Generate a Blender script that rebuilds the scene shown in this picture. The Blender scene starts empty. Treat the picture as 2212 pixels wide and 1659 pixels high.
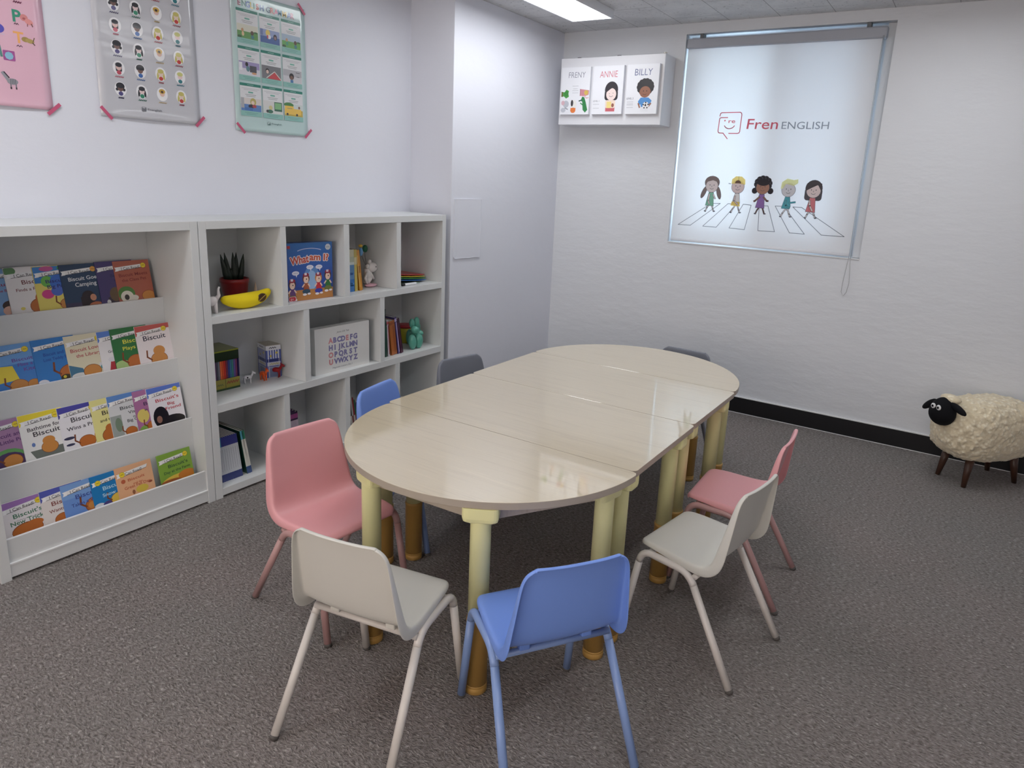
import bpy, bmesh, math, random
from mathutils import Vector, Matrix
random.seed(7)
PI = math.pi
SC = bpy.context.scene
COL = SC.collection

# ------------------------------------------------------------------ camera
W_, H_ = 2212.0, 1659.0
CAMP = (3.1157, -1.5151, 1.5252)
YAW, PITCH, ROLL, FPX, PPX, PPY = 31.8073, 13.8354, 2.8401, 1484.865, 46.75, -76.27
def make_camera():
    ya, pi_, ro = math.radians(YAW), math.radians(PITCH), math.radians(ROLL)
    F = Vector((-math.sin(ya) * math.cos(pi_), math.cos(ya) * math.cos(pi_), -math.sin(pi_)))
    R0 = Vector((math.cos(ya), math.sin(ya), 0)); U0 = R0.cross(F)
    R = R0 * math.cos(ro) + U0 * math.sin(ro); U = R.cross(F)
    cd = bpy.data.cameras.new('camera'); co = bpy.data.objects.new('camera', cd); COL.objects.link(co)
    M = Matrix((R, U, -F)).transposed().to_4x4(); M.translation = Vector(CAMP)
    co.matrix_world = M
    cd.sensor_fit = 'HORIZONTAL'; cd.sensor_width = 36.0; cd.lens = FPX * 36.0 / W_
    cd.shift_x = -PPX / W_; cd.shift_y = PPY / W_
    cd.clip_start = 0.05; cd.clip_end = 60
    SC.camera = co
make_camera()

# ------------------------------------------------------------------ world, exposure
wd = bpy.data.worlds.new('world'); SC.world = wd; wd.use_nodes = True
bg = wd.node_tree.nodes['Background']; bg.inputs[0].default_value = (0.74, 0.87, 1.0, 1); bg.inputs[1].default_value = 4.7
SC.view_settings.view_transform = 'Standard'; SC.view_settings.look = 'None'
SC.view_settings.exposure = 0.45; SC.view_settings.gamma = 1.0; SC.view_settings.use_curve_mapping = False
LAMP_POWER = 8.0
LAMPS = [(0.69, 1.39), (0.69, -1.35), (2.80, 1.30), (2.80, -1.35)]     # x0, y0 of the ceiling panels (0.30 x 1.28)

# ------------------------------------------------------------------ colour + materials
def S(r, g, b):
    def f(c):
        c /= 255.0
        return c / 12.92 if c <= 0.04045 else ((c + 0.055) / 1.055) ** 2.4
    return (f(r), f(g), f(b), 1.0)

def new_mat(name):
    m = bpy.data.materials.new(name); m.use_nodes = True
    nt = m.node_tree; b = nt.nodes['Principled BSDF']
    return m, nt, b
def plain(name, col, rough=0.5, spec=0.5, metallic=0.0, coat=0.0):
    m, nt, b = new_mat(name)
    b.inputs['Base Color'].default_value = col; b.inputs['Roughness'].default_value = rough
    b.inputs['Specular IOR Level'].default_value = spec; b.inputs['Metallic'].default_value = metallic
    b.inputs['Coat Weight'].default_value = coat
    return m
def N(nt, typ, **kw):
    n = nt.nodes.new(typ)
    for k, v in kw.items():
        if k in n.inputs: n.inputs[k].default_value = v
        else: setattr(n, k, v)
    return n
def coords(nt, scale=(1, 1, 1), kind='Object'):
    t = N(nt, 'ShaderNodeTexCoord'); mp = N(nt, 'ShaderNodeMapping')
    mp.inputs['Scale'].default_value = scale
    nt.links.new(t.outputs[kind], mp.inputs['Vector'])
    return mp.outputs['Vector']
def bump(nt, b, h, strength, dist):
    bp = N(nt, 'ShaderNodeBump'); bp.inputs['Strength'].default_value = strength; bp.inputs['Distance'].default_value = dist
    nt.links.new(h, bp.inputs['Height']); nt.links.new(bp.outputs['Normal'], b.inputs['Normal'])
    return bp
def ramp(nt, fac, stops):
    r = N(nt, 'ShaderNodeValToRGB'); e = r.color_ramp.elements
    e[0].position, e[0].color = stops[0]; e[1].position, e[1].color = stops[-1]
    for p, c in stops[1:-1]:
        x = e.new(p); x.color = c
    nt.links.new(fac, r.inputs['Fac'])
    return r.outputs['Color']
def printed(name, rough=0.5, coat=0.0, wavy=0.0):
    """surface whose base colour is the printed artwork (colour attribute)"""
    m, nt, b = new_mat(name)
    a = N(nt, 'ShaderNodeAttribute'); a.attribute_name = 'Col'
    nt.links.new(a.outputs['Color'], b.inputs['Base Color'])
    b.inputs['Roughness'].default_value = rough; b.inputs['Coat Weight'].default_value = coat
    b.inputs['Coat Roughness'].default_value = 0.12
    if wavy:
        n = N(nt, 'ShaderNodeTexNoise'); n.inputs['Scale'].default_value = 3.0; n.inputs['Detail'].default_value = 2.0
        nt.links.new(coords(nt, (1, 1, 3.0)), n.inputs['Vector'])
        bp = bump(nt, b, n.outputs['Fac'], 1.0, wavy); nt.links.new(bp.outputs['Normal'], b.inputs['Coat Normal'])
    return m

def wall_mat(name, col, bs=0.10):
    m, nt, b = new_mat(name)
    b.inputs['Base Color'].default_value = col; b.inputs['Roughness'].default_value = 0.62
    b.inputs['Specular IOR Level'].default_value = 0.3
    n = N(nt, 'ShaderNodeTexNoise'); n.inputs['Scale'].default_value = 1.0; n.inputs['Detail'].default_value = 5
    nt.links.new(coords(nt, (7, 7, 16)), n.inputs['Vector'])
    bump(nt, b, n.outputs['Fac'], bs, 0.02)
    return m
M_wall = wall_mat('wall_paint', (0.745, 0.765, 0.84, 1))
M_wallw = wall_mat('wall_paint_textured', (0.72, 0.745, 0.785, 1), 0.22)
M_lam = plain('white_laminate', (0.69, 0.71, 0.715, 1), 0.38, 0.5)
M_edge = plain('white_edge_band', (0.84, 0.85, 0.86, 1), 0.3, 0.5)
M_blackbase = plain('black_vinyl', (0.006, 0.006, 0.008, 1), 0.4)
M_whitemetal = plain('white_metal', (0.75, 0.76, 0.8, 1), 0.35)
M_pvc = plain('window_frame_white', (0.6, 0.62, 0.65, 1), 0.4)
M_paper = printed('printed_paper', 0.42)
M_gloss = printed('glossy_print', 0.28, 0.35)
M_film = printed('laminated_poster', 0.35, 0.85, 0.0035)
M_plush = printed('plush_print', 0.9)
M_vin = printed('painted_vinyl', 0.4)

def carpet():
    m, nt, b = new_mat('grey_loop_carpet')
    v = coords(nt, (1, 1, 1))
    n1 = N(nt, 'ShaderNodeTexNoise'); n1.inputs['Scale'].default_value = 36; n1.inputs['Detail'].default_value = 2
    nt.links.new(v, n1.inputs['Vector'])
    add = N(nt, 'ShaderNodeVectorMath', operation='MULTIPLY_ADD')
    add.inputs[1].default_value = (0.022, 0.026, 0.0)
    nt.links.new(n1.outputs['Color'], add.inputs[0]); nt.links.new(v, add.inputs[2])
    mp = N(nt, 'ShaderNodeMapping'); mp.inputs['Scale'].default_value = (72, 175, 1); mp.inputs['Rotation'].default_value = (0, 0, 0.12)
    nt.links.new(add.outputs[0], mp.inputs['Vector'])
    n2 = N(nt, 'ShaderNodeTexNoise'); n2.inputs['Scale'].default_value = 1.0; n2.inputs['Detail'].default_value = 2.5; n2.inputs['Roughness'].default_value = 0.6
    nt.links.new(mp.outputs[0], n2.inputs['Vector'])
    n3 = N(nt, 'ShaderNodeTexNoise'); n3.inputs['Scale'].default_value = 1.6; n3.inputs['Detail'].default_value = 3
    nt.links.new(v, n3.inputs['Vector'])
    c = ramp(nt, n2.outputs['Fac'], [(0.32, (0.135, 0.121, 0.115, 1)), (0.46, (0.235, 0.216, 0.207, 1)), (0.60, (0.31, 0.289, 0.279, 1)), (0.70, (0.50, 0.475, 0.46, 1))])
    mix = N(nt, 'ShaderNodeMix', data_type='RGBA', blend_type='MULTIPLY')
    mix.inputs[0].default_value = 1.0
    c3 = ramp(nt, n3.outputs['Fac'], [(0.3, (0.95, 0.975, 0.975, 1)), (0.7, (1.05, 1.01, 1.01, 1))])
    nt.links.new(c, mix.inputs[6]); nt.links.new(c3, mix.inputs[7]); nt.links.new(mix.outputs[2], b.inputs['Base Color'])
    b.inputs['Roughness'].default_value = 0.95; b.inputs['Specular IOR Level'].default_value = 0.15
    bump(nt, b, n2.outputs['Fac'], 1.0, 0.012)
    return m
M_carpet = carpet()

def ceiling_mat():
    m, nt, b = new_mat('ceiling_tile')
    v = coords(nt)
    n = N(nt, 'ShaderNodeTexNoise'); n.inputs['Scale'].default_value = 55; n.inputs['Detail'].default_value = 4
    nt.links.new(v, n.inputs['Vector'])
    n2 = N(nt, 'ShaderNodeTexNoise'); n2.inputs['Scale'].default_value = 5; n2.inputs['Detail'].default_value = 6; n2.inputs['Roughness'].default_value = 0.7
    nt.links.new(v, n2.inputs['Vector'])
    c = ramp(nt, n.outputs['Fac'], [(0.27, (0.30, 0.30, 0.31, 1)), (0.36, (0.66, 0.665, 0.68, 1)), (1.0, (0.72, 0.725, 0.735, 1))])
    c2 = ramp(nt, n2.outputs['Fac'], [(0.35, (0.86, 0.86, 0.87, 1)), (0.6, (1, 1, 1, 1))])
    mix = N(nt, 'ShaderNodeMix', data_type='RGBA', blend_type='MULTIPLY'); mix.inputs[0].default_value = 1.0
    nt.links.new(c, mix.inputs[6]); nt.links.new(c2, mix.inputs[7])
    br = N(nt, 'ShaderNodeTexBrick'); br.offset = 0.5
    br.inputs['Scale'].default_value = 1.0; br.inputs['Mortar Size'].default_value = 0.0022; br.inputs['Mortar Smooth'].default_value = 0.2
    br.inputs['Brick Width'].default_value = 0.64; br.inputs['Row Height'].default_value = 0.32
    br.inputs['Color1'].default_value = br.inputs['Color2'].default_value = (1, 1, 1, 1); br.inputs['Mortar'].default_value = (0.45, 0.45, 0.46, 1)
    mp = N(nt, 'ShaderNodeMapping'); mp.inputs['Rotation'].default_value = (0, 0, PI / 2); mp.inputs['Location'].default_value = (0.13, -0.923 + 0.96, 0)
    t = N(nt, 'ShaderNodeTexCoord'); nt.links.new(t.outputs['Object'], mp.inputs['Vector']); nt.links.new(mp.outputs[0], br.inputs['Vector'])
    mix2 = N(nt, 'ShaderNodeMix', data_type='RGBA', blend_type='MULTIPLY'); mix2.inputs[0].default_value = 1.0
    nt.links.new(mix.outputs[2], mix2.inputs[6]); nt.links.new(br.outputs['Color'], mix2.inputs[7])
    nt.links.new(mix2.outputs[2], b.inputs['Base Color']); b.inputs['Roughness'].default_value = 0.9
    bump(nt, b, n.outputs['Fac'], 0.3, 0.004)
    return m
M_ceil = ceiling_mat()

def wood(name, base, dark, rough, coat):
    m, nt, b = new_mat(name)
    v = coords(nt, (2.2, 34, 8))
    n = N(nt, 'ShaderNodeTexNoise'); n.inputs['Scale'].default_value = 1.0; n.inputs['Detail'].default_value = 5; n.inputs['Distortion'].default_value = 1.1
    nt.links.new(v, n.inputs['Vector'])
    v2 = coords(nt, (6, 190, 20))
    n2 = N(nt, 'ShaderNodeTexNoise'); n2.inputs['Scale'].default_value = 1.0; n2.inputs['Detail'].default_value = 3
    nt.links.new(v2, n2.inputs['Vector'])
    mxx = N(nt, 'ShaderNodeMath', operation='MULTIPLY_ADD'); mxx.inputs[1].default_value = 0.45
    nt.links.new(n2.outputs['Fac'], mxx.inputs[0])
    m2 = N(nt, 'ShaderNodeMath', operation='MULTIPLY'); m2.inputs[1].default_value = 0.55
    nt.links.new(n.outputs['Fac'], m2.inputs[0]); nt.links.new(m2.outputs[0], mxx.inputs[2])
    c = ramp(nt, mxx.outputs[0], [(0.36, dark), (0.47, base), (0.56, base), (0.66, tuple(min(1, x * 1.06) for x in base[:3]) + (1,))])
    nt.links.new(c, b.inputs['Base Color'])
    b.inputs['Roughness'].default_value = rough; b.inputs['Coat Weight'].default_value = coat
    b.inputs['Coat IOR'].default_value = 2.25 if coat > 0.5 else 1.5
    # greasy smears and hand marks in the varnish
    n3 = N(nt, 'ShaderNodeTexNoise'); n3.inputs['Scale'].default_value = 5.5; n3.inputs['Detail'].default_value = 3
    nt.links.new(coords(nt, (1, 1.7, 1)), n3.inputs['Vector'])
    r3 = ramp(nt, n3.outputs['Fac'], [(0.42, (0.035, 0.035, 0.035, 1)), (0.72, (0.12, 0.12, 0.12, 1))])
    nt.links.new(r3, b.inputs['Coat Roughness'])
    return m
M_top = wood('maple_laminate', (0.71, 0.61, 0.425, 1), (0.65, 0.55, 0.38, 1), 0.32, 1.0)
M_topedge = plain('table_edge_band', (0.42, 0.365, 0.30, 1), 0.4)
M_apron = wood('apron_laminate', (0.50, 0.43, 0.35, 1), (0.42, 0.35, 0.28, 1), 0.4, 0.1)
M_yel = plain('pale_yellow_plastic', (0.84, 0.81, 0.42, 1), 0.42)
M_och = plain('ochre_plastic', (0.48, 0.28, 0.075, 1), 0.4)

CH = {'white': ((0.68, 0.67, 0.62, 1), (0.70, 0.66, 0.62, 1)), 'blue': ((0.20, 0.345, 0.85, 1), (0.24, 0.35, 0.64, 1)),
      'pink': ((0.80, 0.39, 0.415, 1), (0.50, 0.30, 0.29, 1)), 'grey': ((0.19, 0.205, 0.25, 1), (0.2, 0.21, 0.24, 1))}
M_ch = {k: (plain(k + '_chair_plastic', a, 0.36, 0.5), plain(k + '_painted_tube', b, 0.3, 0.5)) for k, (a, b) in CH.items()}
M_tip = plain('foot_tip_rubber', (0.10, 0.09, 0.085, 1), 0.7)

def emit_mat():
    m, nt, b = new_mat('lamp_diffuser')
    b.inputs['Base Color'].default_value = (0.8, 0.8, 0.8, 1)
    b.inputs['Emission Color'].default_value = (0.965, 0.98, 1.0, 1); b.inputs['Emission Strength'].default_value = LAMP_POWER
    return m
M_emit = emit_mat()
def blind_mat(name, k):
    m, nt, b = new_mat(name)
    a = N(nt, 'ShaderNodeAttribute'); a.attribute_name = 'Col'
    d = N(nt, 'ShaderNodeBsdfDiffuse'); t = N(nt, 'ShaderNodeBsdfTranslucent'); mx = N(nt, 'ShaderNodeMixShader'); mx.inputs[0].default_value = k
    nt.links.new(a.outputs['Color'], d.inputs['Color']); nt.links.new(a.outputs['Color'], t.inputs['Color'])
    nt.links.new(d.outputs[0], mx.inputs[1]); nt.links.new(t.outputs[0], mx.inputs[2])
    nt.links.new(mx.outputs[0], nt.nodes['Material Output'].inputs['Surface'])
    return m
M_blind = blind_mat('blind_fabric', 0.32)
def glass_mat():
    m, nt, b = new_mat('window_glass')
    t = N(nt, 'ShaderNodeBsdfTransparent'); g = N(nt, 'ShaderNodeBsdfGlossy'); g.inputs['Roughness'].default_value = 0.02
    t.inputs['Color'].default_value = (0.93, 0.97, 0.97, 1)
    mx = N(nt, 'ShaderNodeMixShader'); mx.inputs[0].default_value = 0.06
    nt.links.new(t.outputs[0], mx.inputs[1]); nt.links.new(g.outputs[0], mx.inputs[2])
    nt.links.new(mx.outputs[0], nt.nodes['Material Output'].inputs['Surface'])
    return m
M_glass = glass_mat()
M_fillglass = glass_mat(); M_fillglass.name = 'fill_window_glass'  # warm glass for the added fill window, neutralises the blue daylight
for _n in M_fillglass.node_tree.nodes:
    if _n.type == 'BSDF_TRANSPARENT': _n.inputs['Color'].default_value = (1.0, 0.86, 0.755, 1)
M_frost = glass_mat(); M_frost.name = 'frosted_glass'
for _n in M_frost.node_tree.nodes:
    if _n.type == 'BSDF_TRANSPARENT': _n.inputs['Color'].default_value = (0.70, 0.74, 0.76, 1)

# ------------------------------------------------------------------ mesh builder
WHITE = S(240, 240, 240)
class MB:
    def __init__(s): s.v = []; s.f = []; s.c = []; s.m = []; s.sm = []
    def add(s, verts, faces, col=WHITE, mat=0, smooth=False):
        o = len(s.v); s.v += [tuple(p) for p in verts]
        for f in faces:
            s.f.append(tuple(i + o for i in f)); s.c.append(col); s.m.append(mat); s.sm.append(smooth)
        return s
    def box(s, x0, x1, y0, y1, z0, z1, col=WHITE, mat=0):
        v = [(x0, y0, z0), (x1, y0, z0), (x1, y1, z0), (x0, y1, z0), (x0, y0, z1), (x1, y0, z1), (x1, y1, z1), (x0, y1, z1)]
        return s.add(v, [(0, 3, 2, 1), (4, 5, 6, 7), (0, 1, 5, 4), (1, 2, 6, 5), (2, 3, 7, 6), (3, 0, 4, 7)], col, mat)
    def lathe(s, prof, n=24, c=(0, 0, 0), col=WHITE, mat=0, smooth=True):
        v = []; f = []
        for r, z in prof:
            for k in range(n):
                a = 2 * PI * k / n; v.append((c[0] + r * math.cos(a), c[1] + r * math.sin(a), c[2] + z))
        for i in range(len(prof) - 1):
            for k in range(n):
                k2 = (k + 1) % n; f.append((i * n + k, i * n + k2, (i + 1) * n + k2, (i + 1) * n + k))
        f.append(tuple(range(n - 1, -1, -1))); f.append(tuple((len(prof) - 1) * n + k for k in range(n)))
        return s.add(v, f, col, mat, smooth)
    def tube(s, path, r, n=12, col=WHITE, mat=0, flat=1.0):
        P = [Vector(p) for p in path]; rr = r if isinstance(r, (list, tuple)) else [r] * len(P)
        v = []; f = []; up = None
        for i, p in enumerate(P):
            t = (P[min(i + 1, len(P) - 1)] - P[max(i - 1, 0)]).normalized()
            if up is None: up = Vector((0, 0, 1)) if abs(t.z) < 0.9 else Vector((1, 0, 0))
            a = t.cross(up).normalized(); b = a.cross(t).normalized(); up = b
            for k in range(n):
                q = 2 * PI * k / n; v.append(p + a * (math.cos(q) * rr[i]) + b * (math.sin(q) * rr[i] * flat))
        for i in range(len(P) - 1):
            for k in range(n):
                k2 = (k + 1) % n; f.append((i * n + k, (i + 1) * n + k, (i + 1) * n + k2, i * n + k2))
        f.append(tuple(range(n))); f.append(tuple((len(P) - 1) * n + k for k in range(n - 1, -1, -1)))
        return s.add(v, f, col, mat, True)
    def ball(s, c, r, col=WHITE, mat=0, n=16, rot=None):
        if not isinstance(r, (list, tuple)): r = (r, r, r)
        v = []; f = []; m = n // 2
        R = rot if rot else Matrix.Identity(3)
        for i in range(1, m):
            t = PI * i / m
            for k in range(n):
                a = 2 * PI * k / n
                v.append(Vector(c) + R @ Vector((r[0] * math.sin(t) * math.cos(a), r[1] * math.sin(t) * math.sin(a), r[2] * math.cos(t))))
        v.append(Vector(c) + R @ Vector((0, 0, r[2]))); v.append(Vector(c) + R @ Vector((0, 0, -r[2])))
        T = len(v) - 2; B = T + 1
        for i in range(m - 2):
            for k in range(n):
                k2 = (k + 1) % n; f.append((i * n + k, (i + 1) * n + k, (i + 1) * n + k2, i * n + k2))
        for k in range(n):
            k2 = (k + 1) % n; f.append((T, k, k2)); f.append((B, (m - 2) * n + k2, (m - 2) * n + k))
        return s.add(v, f, col, mat, True)
    def prism(s, pts, z0, z1, col=WHITE, mat=0, sidemat=None):
        n = len(pts); v = [(x, y, z0) for x, y in pts] + [(x, y, z1) for x, y in pts]
        s.add(v, [tuple(range(n - 1, -1, -1)), tuple(range(n, 2 * n))], col, mat)
        o = len(s.v) - 2 * n
        for k in range(n):
            k2 = (k + 1) % n; s.f.append((o + k, o + k2, o + n + k2, o + n + k)); s.c.append(col); s.m.append(mat if sidemat is None else sidemat); s.sm.append(False)
        return s
    def art(s, A, O, ux, uy, n, mat=0, eps=0.0003, warp=None):
        """lay a flat printed drawing on a surface: O + x*ux + y*uy, lifted by its layer along n"""
        O, ux, uy, n = Vector(O), Vector(ux), Vector(uy), Vector(n)
        flip = ux.cross(uy).dot(n) < 0
        for L, (pts, faces, col) in enumerate(A.items):
            v = []
            for x, y in pts:
                p = O + ux * x + uy * y + n * (eps + L * 0.000014)
                if warp: p = warp(p)
                v.append(p)
            s.add(v, [tuple(reversed(f)) if flip else f for f in faces], col, mat)
        return s
    def build(s, name, mats, parent=None, bevel=0.0, sub=0, loc=None, autosmooth=None, seg=2):
        me = bpy.data.meshes.new(name); me.from_pydata([tuple(p) for p in s.v], [], s.f)
        if not isinstance(mats, (list, tuple)): mats = [mats]
        for m in mats: me.materials.append(m)
        me.polygons.foreach_set('material_index', s.m); me.polygons.foreach_set('use_smooth', s.sm)
        at = me.color_attributes.new('Col', 'FLOAT_COLOR', 'CORNER')
        buf = []
        for c, f in zip(s.c, s.f): buf.extend(list(c[:3]) + [1.0] if len(c) == 3 else list(c)); buf.extend((list(c[:3]) + [1.0]) * (len(f) - 1))
        at.data.foreach_set('color', buf)
        me.update()
        o = bpy.data.objects.new(name, me); COL.objects.link(o)
        if parent: o.parent = parent
        if loc: o.location = loc
        if bevel:
            b = o.modifiers.new('bevel', 'BEVEL'); b.width = bevel; b.segments = seg; b.limit_method = 'ANGLE'; b.angle_limit = math.radians(40)
        if sub:
            b = o.modifiers.new('sub', 'SUBSURF'); b.levels = b.render_levels = sub
        return o

def tag(o, label=None, cat=None, group=None, kind=None):
    if label: o['label'] = label
    if cat: o['category'] = cat
    if group: o['group'] = group
    if kind: o['kind'] = kind
    return o
def thing(name, label, cat, loc=(0, 0, 0), rot=(0, 0, 0), group=None):
    o = bpy.data.objects.new(name, None); COL.objects.link(o); o.location = loc; o.rotation_euler = rot
    o.empty_display_size = 0.1
    return tag(o, label, cat, group)
def dup(root, loc, rot, label):
    r = root.copy(); COL.objects.link(r); r.location = loc; r.rotation_euler = rot; r['label'] = label
    for ch in list(root.children):
        c = ch.copy(); COL.objects.link(c); c.parent = r
        for g in list(ch.children):
            d = g.copy(); COL.objects.link(d); d.parent = c
    return r

# ------------------------------------------------------------------ drawings
_tc = {}
def text_geo(t, bold=0.0, shear=0.0):
    k = (t, bold, shear)
    if k in _tc: return _tc[k]
    cu = bpy.data.curves.new('t', 'FONT'); cu.body = t; cu.size = 1.0; cu.resolution_u = 3; cu.offset = bold; cu.shear = shear
    ob = bpy.data.objects.new('t', cu); COL.objects.link(ob)
    dg = bpy.context.evaluated_depsgraph_get(); ev = ob.evaluated_get(dg)
    me = bpy.data.meshes.new_from_object(ev)
    P = [(v.co.x, v.co.y) for v in me.vertices]; Fc = [tuple(p.vertices) for p in me.polygons]
    bpy.data.objects.remove(ob); bpy.data.curves.remove(cu); bpy.data.meshes.remove(me)
    _tc[k] = (P, Fc); return _tc[k]
class Art:
    def __init__(s): s.items = []
    def poly(s, pts, col): s.items.append(([tuple(p) for p in pts], [tuple(range(len(pts)))], col)); return s
    def rect(s, x0, y0, x1, y1, col): return s.poly([(x0, y0), (x1, y0), (x1, y1), (x0, y1)], col)
    def rrect(s, x0, y0, x1, y1, r, col, n=4):
        p = []
        for cx, cy, a0 in ((x1 - r, y0 + r, -90), (x1 - r, y1 - r, 0), (x0 + r, y1 - r, 90), (x0 + r, y0 + r, 180)):
            for k in range(n + 1):
                a = math.radians(a0 + 90 * k / n); p.append((cx + r * math.cos(a), cy + r * math.sin(a)))
        return s.poly(p, col)
    def ell(s, cx, cy, rx, ry, col, a0=0, a1=360, n=20, rot=0):
        p = []; full = (a1 - a0) >= 360
        for k in range(n if full else n + 1):
            a = math.radians(a0 + (a1 - a0) * k / n); x, y = rx * math.cos(a), ry * math.sin(a)
            c_, s_ = math.cos(math.radians(rot)), math.sin(math.radians(rot)); p.append((cx + x * c_ - y * s_, cy + x * s_ + y * c_))
        return s.poly(p, col)
    def line(s, pts, w, col, closed=False):
        P = [Vector(p) for p in pts]
        if closed: P.append(P[0])
        v = []; f = []
        for i in range(len(P) - 1):
            d = (P[i + 1] - P[i])
            if d.length < 1e-9: continue
            d.normalize(); nn = Vector((-d.y, d.x)) * w / 2; e = d * w * 0.35
            a, b = P[i] - e, P[i + 1] + e; o = len(v)
            v += [tuple(a - nn), tuple(b - nn), tuple(b + nn), tuple(a + nn)]; f.append((o, o + 1, o + 2, o + 3))
        s.items.append((v, f, col)); return s
    def arc(s, cx, cy, rx, ry, a0, a1, w, col, n=10):
        return s.line([(cx + rx * math.cos(math.radians(a0 + (a1 - a0) * k / n)), cy + ry * math.sin(math.radians(a0 + (a1 - a0) * k / n))) for k in range(n + 1)], w, col)
    def text(s, t, x, y, h, col, width=None, align='c', bold=0.0, shear=0.0, rot=0.0):
        P, Fc = text_geo(t, bold, shear)
        if not P: return s
        xs = [p[0] for p in P]; x0, x1 = min(xs), max(xs)
        sy = h / 0.73; sx = sy if width is None else width / (x1 - x0)
        off = {'c': -(x0 + x1) / 2, 'l': -x0, 'r': -x1}[align]
        c_, s_ = math.cos(math.radians(rot)), math.sin(math.radians(rot))
        Q = []
        for px, py in P:
            a, b = (px + off) * sx, py * sy; Q.append((x + a * c_ - b * s_, y + a * s_ + b * c_))
        s.items.append((Q, Fc, col)); return s

DK = S(45, 42, 46)
def scribble(A, x, y, w, h, col, n=9):
    A.line([(x - w / 2 + w * k / n, y + (h * 0.35 if k % 2 else -h * 0.35)) for k in range(n + 1)], h * 0.45, col)

# ------------------------------------------------------------------ setting
XC, YB, ZC, YR = 0.3394, 3.1773, 2.5756, 1.904       # column face, window wall, ceiling, end of the recess
XR, YBACK = 5.3, -3.6
def struct(name, mb, m, **k): o = mb.build(name, m, **k); return tag(o, kind='structure')
struct('floor', MB().box(-0.15, XR + 0.15, YBACK - 0.15, YB + 0.2, -0.1, 0), M_carpet)
struct('ceiling', MB().box(-0.15, XR + 0.15, YBACK - 0.15, YB + 0.2, ZC, ZC + 0.1), M_ceil)
struct('wall_left', MB().box(-0.15, 0, YBACK - 0.15, YR + 0.1, 0, ZC), M_wall)
struct('wall_right', MB().box(XR, XR + 0.15, YBACK - 0.15, YB + 0.2, 0, ZC), M_wall)
VX0, VX1, VZ0, VZ1 = 0.7, 4.3, 0.75, 2.25  # opening for the added fill window
mb = MB()
for a in ((0, VX0, 0, ZC), (VX1, XR, 0, ZC), (VX0, VX1, 0, VZ0), (VX0, VX1, VZ1, ZC)): mb.box(a[0], a[1], YBACK - 0.15, YBACK, a[2], a[3])
struct('wall_back', mb, M_wall)
struct('wall_column', MB().box(-0.15, XC, YR, YB + 0.2, 0, ZC), M_wall, bevel=0.003)
WX0, WX1, WZ0, WZ1 = 1.2818, 2.543, 1.138, 2.509
mb = MB()
for a in ((XC, WX0, 0, ZC), (WX1, XR, 0, ZC), (WX0, WX1, 0, WZ0), (WX0, WX1, WZ1, ZC)):
    mb.box(a[0], a[1], YB, YB + 0.2, a[2], a[3])
struct('wall_window', mb, M_wallw)
mb = MB().box(XC, XR, YB - 0.010, YB, 0, 0.112)
mb2 = MB().box(XC, XR, YB - 0.011, YB, 0.112, 0.1185).box(XC, XR, YB - 0.014, YB, 0, 0.003)
o = struct('baseboard_window', mb, M_blackbase); mb2.build('caulk_line', M_edge, o)
o = struct('baseboard_column', MB().box(XC, XC + 0.010, YR, YB - 0.011, 0, 0.112), M_blackbase)
MB().box(XC, XC + 0.011, YR, YB - 0.011, 0.112, 0.1185).build('caulk_line', M_edge, o)
struct('baseboard_right', MB().box(XR - 0.01, XR, YBACK, YB - 0.015, 0, 0.115), M_blackbase)
# painted-over cover sheet on the column
A = MB()
pts = [(1.932, 1.020), (1.945, 1.006), (2.02, 1.007), (2.10, 1.003), (2.150, 1.005), (2.204, 1.001), (2.206, 1.20), (2.208, 1.379), (2.10, 1.381), (1.932, 1.380)]
n = len(pts)
v = [(XC, y, z) for y, z in pts] + [(XC + 0.006, y, z) for y, z in pts]
A.add(v, [tuple(range(n, 2 * n))] + [(k, (k + 1) % n, n + (k + 1) % n, n + k) for k in range(n)])
cs = A.build('cover_sheet', M_wall, bevel=0.0)
MB().tube([(XC + 0.006, y, z) for y, z in pts[:8]] + [(XC + 0.006, 2.10, 1.381), (XC + 0.006, 1.932, 1.380)], 0.0014, 6).build('sheet_rim', M_wall, cs)
tag(cs, 'sheet painted over in wall white on the column beside the cubby shelf', 'panel')

# window: frame, sashes, glass
w = thing('window_1', None, None, (0, 0, 0)); w['kind'] = 'structure'
mb = MB(); y0, y1 = YB + 0.115, YB + 0.185; t = 0.045
g_ = 0.002; fx0, fx1, fz0, fz1 = WX0 - g_, WX1 + g_, WZ0 - g_, WZ1 + g_
mb.box(fx0, fx1, y0, y1, fz0, WZ0 + t).box(fx0, fx1, y0, y1, WZ1 - t, fz1).box(fx0, WX0 + t, y0, y1, WZ0 + t, WZ1 - t).box(WX1 - 0.125, fx1, y0, y1, WZ0 + t, WZ1 - t)
mb.box(WX1 - 0.050, WX1 - 0.002, YB + 0.055, YB + 0.114, WZ0 + 0.006, WZ1 - 0.002)
mb.build('window_frame', M_pvc, w)
for nm, a, b, yy in (('sash', WX0 + t, 1.955, YB + 0.145), ('sash', 1.835, WX1 - 0.127, YB + 0.116)):
    s = MB(); q = 0.060; z0, z1 = WZ0 + t, WZ1 - t
    s.box(a, a + q, yy, yy + 0.025, z0, z1).box(b - q, b, yy, yy + 0.025, z0, z1).box(a + q, b - q, yy, yy + 0.025, z0, z0 + q).box(a + q, b - q, yy, yy + 0.025, z1 - q, z1)
    so = s.build(nm, M_pvc, w)
    MB().box(a + q, b - q, yy + 0.010, yy + 0.014, z0 + q, z1 - q).build('glass', M_frost if a > 1.8 else M_glass, so)
MB().box(WX0, WX1, YB - 0.006, YB + 0.115, WZ0, WZ0 + 0.004).build('window_sill', M_edge, w)

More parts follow.
